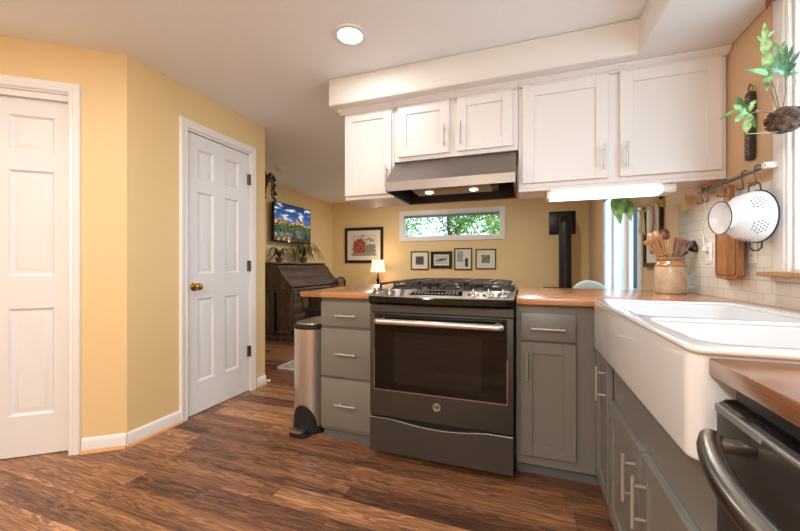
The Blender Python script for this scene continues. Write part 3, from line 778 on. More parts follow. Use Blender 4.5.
# cooktop surface, burners, grates
m = MB(); m.box(RX0 - .004, RX1 + .004, PY1, 2.455, .893, .920, .006, 3); ck = obj('cooktop', m, M['cooktop'], t)
m = MB(); m.box(RX0 + .01, RX1 - .01, 2.405, 2.455, .918, .945, .006, 2); obj('rear_vent', m, M['iron'], t)
for bx, by, br in ((-.70, 2.00, .045), (-.70, 2.28, .038), (RC, 2.14, .05), (-.17, 2.00, .05), (-.17, 2.28, .036)):
    m = MB(); m.lathe([(br + .012, .920), (br + .010, .930), (br, .934), (br, .942), (br - .01, .948), (.001, .948)], (bx, by, 0), seg=24); obj('burner', m, M['iron'], t)
GT = .974
for gx0, gx1 in ((RX0 + .012, -.565), (-.56, -.308), (-.303, RX1 - .012)):
    m = MB(); gy0, gy1 = 1.895, 2.395; h = .012
    def bar(a, b, hh=GT, w=.013):
        a = Vector(a); b = Vector(b); d = (b - a); L = d.length; d.normalize(); s = Vector((-d.y, d.x, 0)) * w / 2
        # gently arched bar
        n = 6; lo = []; up = []
        vs = []; fs = []
        for i in range(n + 1):
            f = i / n; p = a + (b - a) * f; zt = hh - .016 * abs((p.x - RC) / HW) ** 4; zb = zt - .009 - .008 * (1 - math.sin(PI * f))
            vs += [(p.x + s.x, p.y + s.y, zt), (p.x - s.x, p.y - s.y, zt), (p.x - s.x, p.y - s.y, zb), (p.x + s.x, p.y + s.y, zb)]
        for i in range(n):
            for q in range(4): fs.append((i * 4 + q, i * 4 + (q + 1) % 4, (i + 1) * 4 + (q + 1) % 4, (i + 1) * 4 + q))
        fs += [(0, 1, 2, 3), (4 * n, 4 * n + 1, 4 * n + 2, 4 * n + 3)]
        m._add(vs, fs)
    xm = (gx0 + gx1) / 2; ym = (gy0 + gy1) / 2
    i_ = .02
    bar((gx0 + i_, gy0, 0), (gx1 - i_, gy0, 0)); bar((gx0 + i_, gy1, 0), (gx1 - i_, gy1, 0))
    bar((gx0, gy0 + i_, 0), (gx0, gy1 - i_, 0)); bar((gx1, gy0 + i_, 0), (gx1, gy1 - i_, 0))
    for (a, b) in (((gx0, gy0 + i_, 0), (gx0 + i_, gy0, 0)), ((gx1, gy0 + i_, 0), (gx1 - i_, gy0, 0)), ((gx0, gy1 - i_, 0), (gx0 + i_, gy1, 0)), ((gx1, gy1 - i_, 0), (gx1 - i_, gy1, 0))): bar(a, b)
    bar((gx0, ym, 0), (gx1, ym, 0)); bar((xm, gy0, 0), (xm, ym - .10, 0)); bar((xm, ym - .05, 0), (xm, ym + .05, 0)); bar((xm, ym + .10, 0), (xm, gy1, 0))
    for yy in (ym - .125, ym + .125): bar((gx0, yy, 0), (gx0 + .08, yy, 0)); bar((gx1, yy, 0), (gx1 - .08, yy, 0))
    for px in (gx0 + .006, gx1 - .006):
        for py in (gy0 + .02, ym, gy1 - .02): m.box(px - .007, px + .007, py - .007, py + .007, .92, GT - .022, .002, 1)
    bmesh.ops.recalc_face_normals(m.bm, faces=m.bm.faces)
    obj('grate', m, M['iron'], t)

# ------------------------------------------------------------------ wall cabinets
YU = 2.17
mxU = frame_mx((0, YU - .02), (1, 0, 0), (0, -1, 0))
ZT = 2.105
def crown(x0, x1, parent, left=False):
    m = MB(); y = YU
    prof = [(y, 2.083), (y - .024, 2.083), (y - .024, 2.088), (y - .031, 2.090), (y - .044, 2.097), (y - .047, 2.101), (y - .056, 2.101), (y - .056, 2.109), (y, 2.109)]
    m.prism(prof, x0 - (.03 if left else 0), x1, 'x')
    if left:
        m.prism([(-y_ + YU + x0, z) for y_, z in [(2 * YU - a[0] - 0, a[1]) for a in prof]][::-1], YU - .05, 2.50, 'y') if False else None
        m.box(x0 - .03, x0, YU - .05, 2.5, 2.092, 2.109, .004, 2)
    return obj('crown_moulding', m, M['cabw'], parent)
# far left single door
t = thing('wall_cabinet', 'white single door wall cabinet at the left end, beside the range hood', 'cabinet', (-1.0, 2.33, 1.5))
m = MB(); m.box(-1.165, -.808, YU, 2.50, 1.505, ZT, .0015, 1); obj('body', m, M['cabw'], t)
d = obj('door', shaker(mxU, -1.160, -.823, 1.53, 2.083), M['cabw'], t); pull(d, (-.85, YU - .02, 1.64), 'z', .135, NP)
crown(-1.165, -.808, t, True)
# two doors over hood
t = thing('wall_cabinet', 'short white two door wall cabinet above the range hood', 'cabinet', (-.42, 2.33, 1.73))
m = MB(); m.box(-.806, -.040, YU, 2.50, 1.733, ZT, .0015, 1); obj('body', m, M['cabw'], t)
d = obj('door', shaker(mxU, -.778, -.442, 1.757, 2.083, fw=.058), M['cabw'], t); pull(d, (-.470, YU - .02, 1.857), 'z', .135, NP)
d = obj('door', shaker(mxU, -.396, -.070, 1.757, 2.083, fw=.058), M['cabw'], t); pull(d, (-.370, YU - .02, 1.857), 'z', .135, NP)
crown(-.806, -.040, t)
# two large doors
t = thing('wall_cabinet', 'white two door wall cabinet in the corner above the strip light', 'cabinet', (.44, 2.33, 1.5))
m = MB(); m.box(-.038, XR - .003, YU, 2.50, 1.505, ZT, .0015, 1); obj('body', m, M['cabw'], t)
d = obj('door', shaker(mxU, -.016, .417, 1.53, 2.083, fw=.06), M['cabw'], t); pull(d, (.393, YU - .02, 1.635), 'z', .135, NP)
d = obj('door', shaker(mxU, .470, .905, 1.53, 2.083, fw=.06), M['cabw'], t); pull(d, (.497, YU - .02, 1.635), 'z', .135, NP)
m = MB(); m.box(-.038, XR - .003, YU + .004, YU + .02, 1.487, 1.505); obj('light_rail', m, M['cabw'], t)
crown(-.038, XR - .003, t)

# under cabinet strip light
t = thing('strip_light', 'lit white fluorescent strip light under the corner wall cabinet', 'light', (.42, 2.26, 1.45))
m = MB(); m.box(.115, .735, 2.215, 2.33, 1.478, 1.503, .003); m.box(.675, .735, 2.20, 2.33, 1.442, 1.486, .004); m.box(.115, .135, 2.20, 2.33, 1.442, 1.486, .004); obj('housing', m, M['plastic_white'], t)
m = MB(); m.prism([(2.30, 1.479), (2.207, 1.479), (2.200, 1.47), (2.202, 1.45), (2.213, 1.441), (2.30, 1.441)], .136, .674, 'x'); obj('diffuser', m, M['tube'], t)
light('strip_lamp', 'AREA', (.42, 2.255, 1.437), 3.0, (1.0, .98, .95), .5, .06)

# ------------------------------------------------------------------ range hood
HX0, HX1, HY0, HY1 = -.803, -.052, 1.995, 2.50
t = thing('range_hood', 'stainless steel range hood with two lit lamps above the range', 'range hood', (RC, 2.25, 1.51))
m = MB()
th_ = .004
outer = [(HY0, 1.508), (HY0, 1.562), (2.185, 1.731), (HY1, 1.731), (HY1, 1.508)]
inner = [(HY0 + th_, 1.508), (HY0 + th_, 1.556), (2.18, 1.722), (HY1 - th_, 1.722), (HY1 - th_, 1.508)]
m.prism([outer[0], outer[1], outer[2], outer[3], outer[4], inner[4], inner[3], inner[2], inner[1], inner[0]], HX0 + th_, HX1 - th_, 'x')
m.prism(outer, HX0, HX0 + th_, 'x'); m.prism(outer, HX1 - th_, HX1, 'x')
obj('canopy', m, brushed('hood_steel', (146, 139, 132), .42, 'x', bump=.03), t)
m = MB()
sidep_ = [(HY0 + .008, 1.512), (HY0 + .008, 1.552), (2.178, 1.715), (HY1 - .008, 1.715), (HY1 - .008, 1.512)]
m.prism(sidep_, HX0 + .006, HX0 + .012, 'x'); m.prism(sidep_, HX1 - .012, HX1 - .006, 'x')
m.prism([(HY0 + .008, 1.512), (HY0 + .008, 1.55), (HY0 + .016, 1.55), (HY0 + .016, 1.512)], HX0 + .013, HX1 - .013, 'x'); m.box(HX0 + .013, HX1 - .013, HY1 - .02, HY1 - .009, 1.512, 1.70)
m.prism([(HY0 + .02, 1.548), (2.18, 1.64), (HY1 - .022, 1.64), (HY1 - .022, 1.646), (2.178, 1.646), (HY0 + .02, 1.554)], HX0 + .013, HX1 - .013, 'x'); obj('liner', m, mat('dark_hood_liner', (72, 70, 70), .35, .6), t)
m = MB(); m.prism([(2.11, 1.530), (2.29, 1.524), (2.29, 1.56), (2.11, 1.56)], HX0 + .13, HX1 - .14, 'x', bev=.003); lp = obj('lamp_panel', m, M['steel'], t)
for x in (-.580, -.300):
    m = MB(); m.lathe([(.001, -.010), (.020, -.007), (.026, -.003), (.026, .004), (.001, .004)], (x, 2.20, 1.527), seg=24); obj('lamp', m, M['hoodbulb'], lp)
for i in range(2):
    m = MB(); x0 = HX0 + .10 + i * .28; m.box(x0, x0 + .26, 2.31, HY1 - .03, 1.565, 1.575)
    for k in range(9): m.box(x0 + .012 + k * .027, x0 + .024 + k * .027, 2.32, HY1 - .04, 1.560, 1.566)
    obj('filter', m, M['steel'], t)
for x in (-.58, -.30): light('hood_lamp', 'SPOT', (x, 2.20, 1.512), 5, WARM, .02, spot=math.radians(110))

# ------------------------------------------------------------------ trash can
t = thing('trash_can', 'tall stainless steel step trash can beside the drawer cabinet', 'trash can', (-1.32, 2.08, 0))
pl = rrect(-1.435, -1.215, 1.90, 2.30, .10, 8)
m = MB(); m.prism(pl, .03, .66, 'z'); obj('body', m, M['steel_z'], t)
m = MB(); m.prism(rrect(-1.439, -1.211, 1.896, 2.304, .104, 8), .655, .685, 'z', bev=.004); lid = obj('lid_ring', m, M['rubber'], t)
m = MB(); m.prism(rrect(-1.425, -1.225, 1.915, 2.29, .09, 8), .68, .692, 'z', bev=.003); obj('lid', m, M['silver'], t)
m = MB(); m.prism(rrect(-1.441, -1.209, 1.893, 2.306, .104, 8), .0, .045, 'z', bev=.004); obj('base_ring', m, M['rubber'], t)
m = MB()  # arched black shroud around the pedal
vs = []; fs = []; n = 16
for i in range(n + 1):
    a = PI * i / n; x = -1.325 - math.cos(a) * .085; zt = .045 + .135 * math.sin(a)
    curve = .035 * (abs(math.cos(a)) ** 2)
    vs += [(x, 1.886 + curve, .0), (x, 1.892 + curve, zt), (x, 1.93 + curve, zt), (x, 1.93 + curve, 0)]
for i in range(n):
    for q in range(4): fs.append((i * 4 + q, i * 4 + (q + 1) % 4, i * 4 + 4 + (q + 1) % 4, i * 4 + 4 + q))
m._add(vs, fs); bmesh.ops.recalc_face_normals(m.bm, faces=m.bm.faces)
obj('pedal_shroud', m, M['rubber'], t)
m = MB(); m.prism(rrect(-1.39, -1.285, 1.832, 1.90, .03, 6), .026, .040, 'z', bev=.003); obj('pedal', m, M['steel'], t)
m = MB(); m.prism(rrect(-1.40, -1.26, 1.84, 1.93, .04, 6), .0, .02, 'z', bev=.003); obj('foot_plate', m, M['rubber'], t)

# ------------------------------------------------------------------ rug
m = MB(); m.box(-2.43, -1.35, 3.0, 4.0, 0, .010, .003); r_ = thing('area_rug', 'pale grey rug on the floor behind the trash can', 'rug', (-1.9, 3.5, 0)); obj('pile', m, M['rug'], r_)
m = MB()
for a in ((-2.43, -1.35, 3.0, 3.03), (-2.43, -1.35, 3.97, 4.0), (-2.43, -2.40, 3.0, 4.0), (-1.38, -1.35, 3.0, 4.0)): m.box(a[0] - .002, a[1] + .002, a[2] - .002, a[3] + .002, 0, .012, .002)
obj('border', m, mat('rug_border', (196, 192, 186), .9), r_)

# ------------------------------------------------------------------ roll-top desk
t = thing('roll_top_desk', 'dark carved oak roll-top desk against the far left wall', 'desk', (-3.33, 4.78, 0))
DX0, DX1, DYn, DYf = -3.605, -3.06, 4.13, 5.42
sidep = [(DX0, .735), (DX1 + .01, .735), (DX1 + .012, .77), (-3.10, .82), (-3.16, .875), (-3.21, .93), (-3.245, .99), (-3.29, 1.045), (-3.34, 1.075), (-3.38, 1.085), (DX0, 1.085)]
for y0 in (DYn, DYf - .03):
    m = MB(); m.prism(sidep, y0, y0 + .03, 'y', bev=.003, seg=1)
    e_ = m; obj('side_panel', m, M['desk'], t)
m = MB(); rp_ = [(p[0] - .006, p[1] - .008) for p in sidep[1:]]
back = [(p[0] - .02, p[1] - .02) for p in sidep[1:]][::-1]
m.prism(rp_[1:-1] + back[1:-1], DYn + .03, DYf - .03, 'y')
for i in range(1, len(rp_) - 2):
    a, b = Vector(rp_[i]), Vector(rp_[i + 1])
    for k in range(3):
        p = a.lerp(b, (k + .5) / 3); m.tube([(p.x, DYn + .03, p.y), (p.x, DYf - .03, p.y)], .009, 8)
obj('roll_top', m, M['desk_y'], t)
m = MB(); m.box(DX0, -3.30, DYn - .02, DYf + .02, 1.083, 1.105, .005); obj('top', m, M['desk_y'], t)
m = MB(); m.box(DX0, DX1 + .03, DYn - .015, DYf + .015, .705, .738, .006); obj('writing_surface', m, M['desk_y'], t)
# side edge scroll moulding
m = MB(); m.tube([(p[0], DYn - .004, p[1]) for p in sidep[1:]], .010, 8); m.tube([(p[0], DYf + .004, p[1]) for p in sidep[1:]], .010, 8); obj('scroll_edge', m, M['desk_y'], t)
for y0, y1 in ((DYn, DYn + .40), (DYf - .40, DYf)):
    m = MB(); m.box(DX0, DX1, y0, y1, .05, .705, .003); m.box(DX0 - .0, DX1 + .015, y0 - .01, y1 + .01, 0, .07, .005)
    if y0 == DYn:
        for (a, b) in ((DX0 + .03, -3.34), (-3.31, DX1 - .03)):
            m.box(a - .03, a, y0 - .012, y0, .10, .69, .003); m.box(b, b + .03, y0 - .012, y0, .10, .69, .003)
            m.box(a, b, y0 - .012, y0, .10, .15, .003); m.box(a, b, y0 - .012, y0, .63, .69, .003)
    pd = obj('pedestal', m, M['desk'], t)
    for i in range(4):
        z0 = .09 + i * .152
        m = MB(); m.box(DX1, DX1 + .016, y0 + .03, y1 - .03, z0, z0 + .14, .005); dr_ = obj('drawer', m, M['desk_y'], t)
        m = MB(); m.tube([(DX1 + .018, (y0 + y1) / 2 - .05, z0 + .075), (DX1 + .035, (y0 + y1) / 2 - .03, z0 + .062), (DX1 + .035, (y0 + y1) / 2 + .03, z0 + .062), (DX1 + .018, (y0 + y1) / 2 + .05, z0 + .075)], .007, 8); obj('drawer_pull', m, M['darkwood'], dr_)

# windsor style desk chair
def chair():
    cx, cy = -2.72, 4.40
    t = thing('desk_chair', 'dark wooden spindle armchair pulled up to the roll-top desk', 'chair', (cx, cy, 0))
    m = MB(); m.prism(rrect(cx - .23, cx + .22, cy - .25, cy + .25, .10), .43, .465, 'z', bev=.008); obj('seat', m, M['darkwood'], t)
    for sx_ in (-1, 1):
        for sy_ in (-1, 1):
            m = MB(); m.tube([(cx + sx_ * .15, cy + sy_ * .17, .43), (cx + sx_ * .18, cy + sy_ * .205, .22), (cx + sx_ * .21, cy + sy_ * .24, 0)], [.016, .022, .014], 10); obj('leg', m, M['darkwood'], t)
    m = MB()
    for sy_ in (-1, 1): m.cyl((cx - .18, cy + sy_ * .205, .20), (cx + .18, cy + sy_ * .205, .20), .010, 8)
    m.cyl((cx, cy - .205, .20), (cx, cy + .205, .20), .010, 8); obj('stretcher', m, M['darkwood'], t)
    # arm bow at z .68, back hoop rising to .92
    arm = [(cx - .22, cy - .29, .66), (cx, cy - .29, .67), (cx + .15, cy - .24, .68), (cx + .23, cy - .10, .69), (cx + .24, cy, .69), (cx + .23, cy + .10, .69), (cx + .15, cy + .24, .68), (cx, cy + .29, .67), (cx - .22, cy + .29, .66)]
    m = MB(); m.tube(arm, .016, 10); obj('arm_bow', m, M['darkwood'], t)
    hoop = [(cx + .19, cy - .20, .68)] + [(cx + .23 + .05 * math.sin(PI * k / 12), cy - .20 * math.cos(PI * k / 12), .68 + .215 * math.sin(PI * k / 12) ** .7) for k in range(1, 12)] + [(cx + .19, cy + .20, .68)]
    m = MB(); m.tube(hoop, .013, 10); obj('back_hoop', m, M['darkwood'], t)
    for k in range(9):
        y = cy - .16 + k * .04; f = math.sqrt(max(0, 1 - ((y - cy) / .20) ** 2))
        m = MB(); m.tube([(cx + .19, y, .46), (cx + .235, y, .69), (cx + .23 + .05 * f, y, .68 + .215 * f ** .7)], .006, 8); obj('spindle', m, M['darkwood'], t)
    for sy_ in (-1, 1):
        for x in (-.17, -.02):
            m = MB(); m.tube([(cx + x, cy + sy_ * .22, .46), (cx + x - .01, cy + sy_ * .285, .665)], .009, 8); obj('arm_post', m, M['darkwood'], t)
chair()

# ------------------------------------------------------------------ pictures and television
def painted(name, x0, x1, z0, z1, mx, nx, ny, fn, parent, emit=0.0, rough=.6):
    me = bpy.data.meshes.new(name); bm = bmesh.new(); vs = []
    for j in range(ny + 1):
        for i in range(nx + 1): vs.append(bm.verts.new(mx @ Vector((x0 + (x1 - x0) * i / nx, 0, z0 + (z1 - z0) * j / ny))))
    for j in range(ny):
        for i in range(nx): bm.faces.new([vs[j * (nx + 1) + i], vs[j * (nx + 1) + i + 1], vs[(j + 1) * (nx + 1) + i + 1], vs[(j + 1) * (nx + 1) + i]])
    bmesh.ops.translate(bm, verts=bm.verts, vec=-root_of(parent).location)
    bm.to_mesh(me); bm.free()
    at_ = me.color_attributes.new('pic', 'FLOAT_COLOR', 'CORNER')
    for li, lp_ in enumerate(me.loops):
        f = li // 4; i = f % nx; j = f // nx
        at_.data[li].color = s2l(fn((i + .5) / nx, (j + .5) / ny))
    m, t, p = newmat(name + '_print'); va = N(t, 'ShaderNodeVertexColor', layer_name='pic'); t.links.new(va.outputs[0], p.inputs['Base Color']); p.inputs['Roughness'].default_value = rough
    if emit:
        t.links.new(va.outputs[0], p.inputs['Emission Color']); p.inputs['Emission Strength'].default_value = emit
        p.inputs['Roughness'].default_value = .25
        p.inputs['Base Color'].default_value = (0, 0, 0, 1); t.links.remove(p.inputs['Base Color'].links[0])
    me.materials.append(m); o = bpy.data.objects.new(name, me); COL.objects.link(o); o.parent = parent
    return o
def nz(x, y, s=0): return noise.noise(Vector((x, y, s)))
def mixc(a, b, f): f = max(0, min(1, f)); return tuple(a[i] + (b[i] - a[i]) * f for i in range(3))
def tv_pic(u, v):
    ridge = .52 + .17 * max(0, 1 - abs(u - .66) / .16) + .10 * max(0, 1 - abs(u - .18) / .25) + .07 * nz(u * 9, 0, 3)
    if v > ridge:
        c = mixc((72, 116, 176), (24, 54, 108), (v - .55) * 2.4)
        cl_ = nz(u * 5 + 2, v * 11, 1) + .5 * nz(u * 14, v * 26, 2); return mixc(c, (225, 232, 242), (cl_ - .05) * 2.6)
    if v > .46 + .05 * nz(u * 14, 1, 2):
        f = nz(u * 16, v * 16, 5) + .35; return mixc((92, 60, 48), (222, 176, 136), f * 1.5)
    if v > .33: return mixc((24, 52, 26), (110, 148, 52), nz(u * 20, v * 30, 7) * 1.6 + .4)
    if v < .22 + .06 * nz(u * 8, 2, 1) and u < .45: return mixc((70, 62, 50), (180, 160, 130), nz(u * 15, v * 17, 9) * 1.6 + .5)
    if v < .10: return mixc((20, 30, 24), (80, 96, 60), nz(u * 20, v * 20, 4) + .4)
    c = mixc((24, 50, 60), (88, 124, 110), nz(u * 22, v * 4, 2) + .4)
    return mixc(c, (180, 140, 100), max(0, 1 - abs(u - .64) / .10) * .7)
tvx = XL + .07
t = thing('television', 'wall mounted flat television showing a mountain lake', 'television', (tvx, 4.78, 1.72))
m = MB(); m.box(tvx - .012, tvx + .03, 4.33, 5.29, 1.42, 2.02, .006); obj('housing', m, M['blackgloss'], t)
m = MB(); m.box(XL + .002, tvx - .01, 4.65, 4.9, 1.6, 1.85); obj('wall_bracket', m, M['black'], t)
painted('screen', 4.345, 5.275, 1.445, 2.005, Matrix(((0, 0, 0, tvx + .0312), (1, 0, 0, 0), (0, 0, 1, 0), (0, 0, 0, 1))), 150, 84, tv_pic, t, emit=.72)

def framed(mx, x0, x1, z0, z1, fw, matw, label, fn, fm=None, mt='blackframe', depth=.022, group='framed pictures'):
    c = mx @ Vector(((x0 + x1) / 2, 0, (z0 + z1) / 2))
    t = thing('framed_picture', label, 'picture', tuple(c), group)
    m = MB(mx)
    for a in ((x0, x0 + fw, z0, z1), (x1 - fw, x1, z0, z1), (x0 + fw, x1 - fw, z0, z0 + fw), (x0 + fw, x1 - fw, z1 - fw, z1)): m.box(a[0], a[1], -depth, 0, a[2], a[3], .002, 1)
    obj('frame', m, M[mt], t)
    m = MB(mx); m.box(x0 + fw * .8, x1 - fw * .8, -.008, -.001, z0 + fw * .8, z1 - fw * .8); obj('mat_board', m, M['matboard'], t)
    px0, px1, pz0, pz1 = x0 + fw + matw, x1 - fw - matw, z0 + fw + matw, z1 - fw - matw
    painted('print', px0, px1, pz0, pz1, mx @ Matrix.Translation((0, -.0095, 0)), 40, 32, fn, t)
    return t
mxF = frame_mx((0, YF - .002), (1, 0, 0), (0, -1, 0))
def pic_big(u, v):
    c = (214, 204, 186)
    d = math.hypot((u - .33) / .30, (v - .42) / .36)
    if v < .14: return mixc((120, 120, 108), c, v * 4)
    if d < 1 + .35 * nz(u * 9, v * 9, 1): c = mixc((188, 96, 66), (120, 66, 50), nz(u * 12, v * 12, 2) + .45)
    d = math.hypot((u - .76) / .22, (v - .30) / .28)
    if d < 1 + .3 * nz(u * 9, v * 9, 3): c = mixc((150, 156, 146), (96, 104, 98), nz(u * 14, v * 14, 5) + .45)
    for bx, by in ((.42, .93), (.40, .78), (.55, .72), (.70, .76), (.82, .70), (.28, .74)):
        if abs(v - by - .05 * math.cos((u - bx) * 30)) < .025 and abs(u - bx) < .08: c = (50, 48, 46)
    return c
framed(mxF, -3.335, -2.525, 1.108, 1.79, .055, .085, 'large dark framed bird print on the far wall behind the lamp', pic_big, mt='darkwood')
def pdark(u, v): return mixc((40, 38, 36), (130, 124, 112), nz(u * 9, v * 9, 11) * 2 + .3) if math.hypot(u - .5, v - .5) < .42 else mixc((70, 66, 60), (120, 114, 100), nz(u * 8, v * 8, 2) + .5)
def pbird(u, v):
    if abs(v - .5 - .25 * (u - .5)) < .13 - .2 * abs(u - .5) + .03 * nz(u * 12, v * 12, 1): return (52, 50, 46)
    return mixc((168, 174, 156), (206, 204, 186), nz(u * 6, v * 6, 4) + .5)
def pwine(u, v):
    if .68 < u < .92 and v < .55 - .2 * abs(u - .8): return (48, 40, 38)
    if u < .5 and v > .3: return mixc((120, 126, 104), (190, 186, 166), nz(u * 9, v * 9, 6) + .5)
    return (216, 214, 204)
def pgreen(u, v): return mixc((60, 88, 62), (176, 164, 112), nz(u * 7, v * 7, 8) * 2 + .45)
def fy(xa, Y=YF - .01):
    r = math.tan(math.atan((xa - 400) / F) - TH); return r * Y
def fz(ya, xa, Y=YF - .01):
    u = (xa - 400) / F; zc = Y / (u * math.sin(TH) + math.cos(TH)); return CH - (ya - 265.5) * zc / F
small = [((411, 428.7), (251.3, 269.6), .016, .075, 'small square print in a thin black frame, leftmost of four under the transom window', pdark),
         ((431, 452), (251.4, 268.3), .050, .03, 'small bird print in a wide black frame, second of four under the transom window', pbird),
         ((454.3, 472), (248, 269.8), .018, .035, 'tall narrow still life in a black frame, third of four under the transom window', pwine),
         ((475.7, 496), (249, 269), .016, .085, 'small green landscape print in a thin black frame, rightmost of four under the transom window', pgreen)]
for (xa, xb), (ya, yb), fw, mw, lab, fn in small:
    xm_ = (xa + xb) / 2
    framed(mxF, fy(xa), fy(xb), fz(yb, xm_), fz(ya, xm_), fw, mw, lab, fn)
mxR = frame_mx((XR - .002, 0), (0, 1, 0), (-1, 0, 0))
def pred(u, v):
    return mixc((176, 96, 80), (120, 60, 52), nz(u * 10, v * 10, 1) + .4) if abs(u - .5 - .12 * math.sin(v * 9)) < .2 else mixc((196, 190, 172), (170, 168, 150), nz(u * 4, v * 4) + .5)
framed(mxR, 3.01, 3.40, 1.045, 1.78, .035, .07, 'tall black framed print on the right wall beside the glass door', pred)

# ------------------------------------------------------------------ lamp, side table, stove, armchair
t = thing('side_table', 'small wooden table under the lit lamp by the far wall', 'table', (-2.49, 5.88, 0))
m = MB(); m.box(-2.80, -2.18, 5.62, 6.14, .675, .70, .005); obj('tabletop', m, M['darkwood'], t)
for x in (-2.77, -2.21):
    for y in (5.65, 6.11): m = MB(); m.tube([(x, y, 0), (x, y, .675)], [.014, .022], 10); obj('leg', m, M['darkwood'], t)
lx, ly = -2.49, 5.85
t = thing('table_lamp', 'lit table lamp with a cream shade on a turned dark base', 'lamp', (lx, ly, .70))
m = MB(); m.lathe([(.001, 0), (.075, 0), (.075, .012), (.03, .025), (.015, .05), (.028, .08), (.034, .11), (.018, .14), (.012, .16), (.022, .18), (.014, .20), (.008, .22), (.008, .30), (.001, .30)], (lx, ly, .70), seg=24); obj('base', m, mat('dark_bronze', (48, 34, 26), .25, .8), t)
m = MB(); n = 24; m.lathe([(.148, .245), (.128, .33), (.112, .46), (.110, .46), (.126, .33), (.146, .245)], (lx, ly, .70), seg=8); obj('lamp_shade', m, M['shade'], t, sharp=20)
m = MB()
for k in range(8):
    a = 2 * PI * k / 8; m.tube([(lx + .149 * math.cos(a), ly + .149 * math.sin(a), .945), (lx + .129 * math.cos(a), ly + .129 * math.sin(a), 1.03), (lx + .113 * math.cos(a), ly + .113 * math.sin(a), 1.16)], .003, 6)
obj('shade_ribs', m, mat('shade_piping', (196, 160, 124), .7), t)
light('lamp_bulb_low', 'POINT', (lx, ly, .92), 3.0, (1, .76, .5), .03)
light('lamp_bulb_high', 'POINT', (lx, ly, 1.20), 2.6, (1, .76, .5), .03)

px_, py_ = .565, 5.90
t = thing('wood_stove', 'black wood stove with a tall flue pipe into the far wall', 'stove', (px_, py_ - .1, 0))
m = MB(); m.box(px_ - .27, px_ + .27, 5.50, 6.02, .16, .70, .02, 3); m.box(px_ - .30, px_ + .30, 5.47, 6.05, .70, .725, .008); obj('firebox', m, M['blackpipe'], t)
for x in (-.22, .22):
    for y in (5.55, 5.97): m = MB(); m.tube([(px_ + x * 1.05, y, 0), (px_ + x, y, .17)], [.02, .03], 10); obj('leg', m, M['blackpipe'], t)
m = MB(); m.box(px_ - .20, px_ + .20, 5.485, 5.505, .25, .62, .01); dd = obj('door', m, M['blackpipe'], t)
m = MB(); m.box(px_ - .15, px_ + .15, 5.478, 5.488, .33, .57, .004); obj('glass', m, M['blackgloss'], dd)
arc = [(px_, py_, .72), (px_, py_, 1.66)] + [(px_, py_ + .11 * (1 - math.cos(a)), 1.66 + .11 * math.sin(a)) for a in [PI / 2 * k / 8 for k in range(1, 9)]] + [(px_, YF - .012, 1.77)]
m = MB(); m.tube(arc, .088, 28); obj('flue_pipe', m, M['blackpipe'], t)
m = MB(); m.box(.357, .745, YF - .014, YF - .001, 1.555, 1.925, .003); m.lathe([(.09, .0), (.11, .0), (.11, .012), (.09, .014)], (px_, YF - .014, 1.77), (0, -1, 0), 28); obj('wall_plate', m, M['blackpipe'], t)

ax_, ay_ = .64, 4.50
t = thing('armchair', 'pale sage upholstered armchair with rounded back behind the peninsula', 'armchair', (ax_ - .05, ay_, 0))
m = MB(); m.box(ax_ - .26, ax_ + .17, ay_ - .05, ay_ + .65, .12, .44, .05, 4); obj('seat', m, M['upholstery'], t)
m = MB(); prof = []
for k in range(17):
    a = PI * k / 16; prof.append((ax_ + .02 - .19 * math.cos(a) * (1 + .0), .58 + .315 * math.sin(a) ** .55))
prof = [(ax_ - .17, .15)] + prof + [(ax_ + .21, .15)]
m.prism(prof, ay_ - .20, ay_ - .02, 'y', bev=.04, seg=4); obj('backrest', m, M['upholstery'], t)
for s, x in ((-1, ax_ - .32), (1, ax_ + .13)):
    m = MB(); m.box(x, x + .09, ay_ - .1, ay_ + .6, .12, .60, .05, 4); obj('armrest', m, M['upholstery'], t)
for x in (ax_ - .27, ax_ + .16):
    for y in (ay_ - .08, ay_ + .55): m = MB(); m.tube([(x, y, 0), (x, y, .13)], [.018, .026], 10); obj('leg', m, M['darkwood'], t)

# ------------------------------------------------------------------ outlets, cord
def outlet(y, z, label):
    t = thing('wall_outlet', label, 'outlet', (XR - .008, y, z), 'outlets in the backsplash')
    m = MB(); m.box(XR - .013, XR - .008, y - .035, y + .035, z - .057, z + .057, .002, 2); obj('plate', m, M['plastic_white'], t)
    for dz in (-.022, .022):
        m = MB(); m.box(XR - .015, XR - .0125, y - .016, y + .016, z + dz - .014, z + dz + .014, .001, 1); s = obj('socket', m, M['plastic_white'], t)
        m = MB(); m.box(XR - .0156, XR - .0149, y - .008, y - .006, z + dz - .005, z + dz + .006); m.box(XR - .0156, XR - .0149, y + .006, y + .008, z + dz - .005, z + dz + .006); obj('slot', m, M['black'], s)
outlet(1.945, 1.125, 'white wall outlet right of the cutting board below the colander')
outlet(2.325, 1.125, 'white wall outlet left of the cutting board with a cord plugged in')
m = MB(); y = 2.33
m.box(XR - .035, XR - .015, y - .014, y + .014, 1.133, 1.161, .004)
m.tube([(XR - .03, y, 1.16), (XR - .03, y + .005, 1.19), (XR - .012, y + .05, 1.215), (XR - .012, y + .075, 1.25), (XR - .012, y + .055, 1.29), (XR - .012, y + .02, 1.33), (XR - .012, y + .03, 1.39), (XR - .012, y + .05, 1.44), (XR - .012, y + .09, 1.485), (XR - .03, y + .10, 1.505)], .0028, 8)
tag(obj('power_cord', m, M['plastic_white']), 'thin white cord looping up the tile from the left outlet', 'cord')
m = MB(); m.tube([at(668, 203, 2.35), at(674, 209, 2.3), at(682, 215, 2.25)], .002, 6)

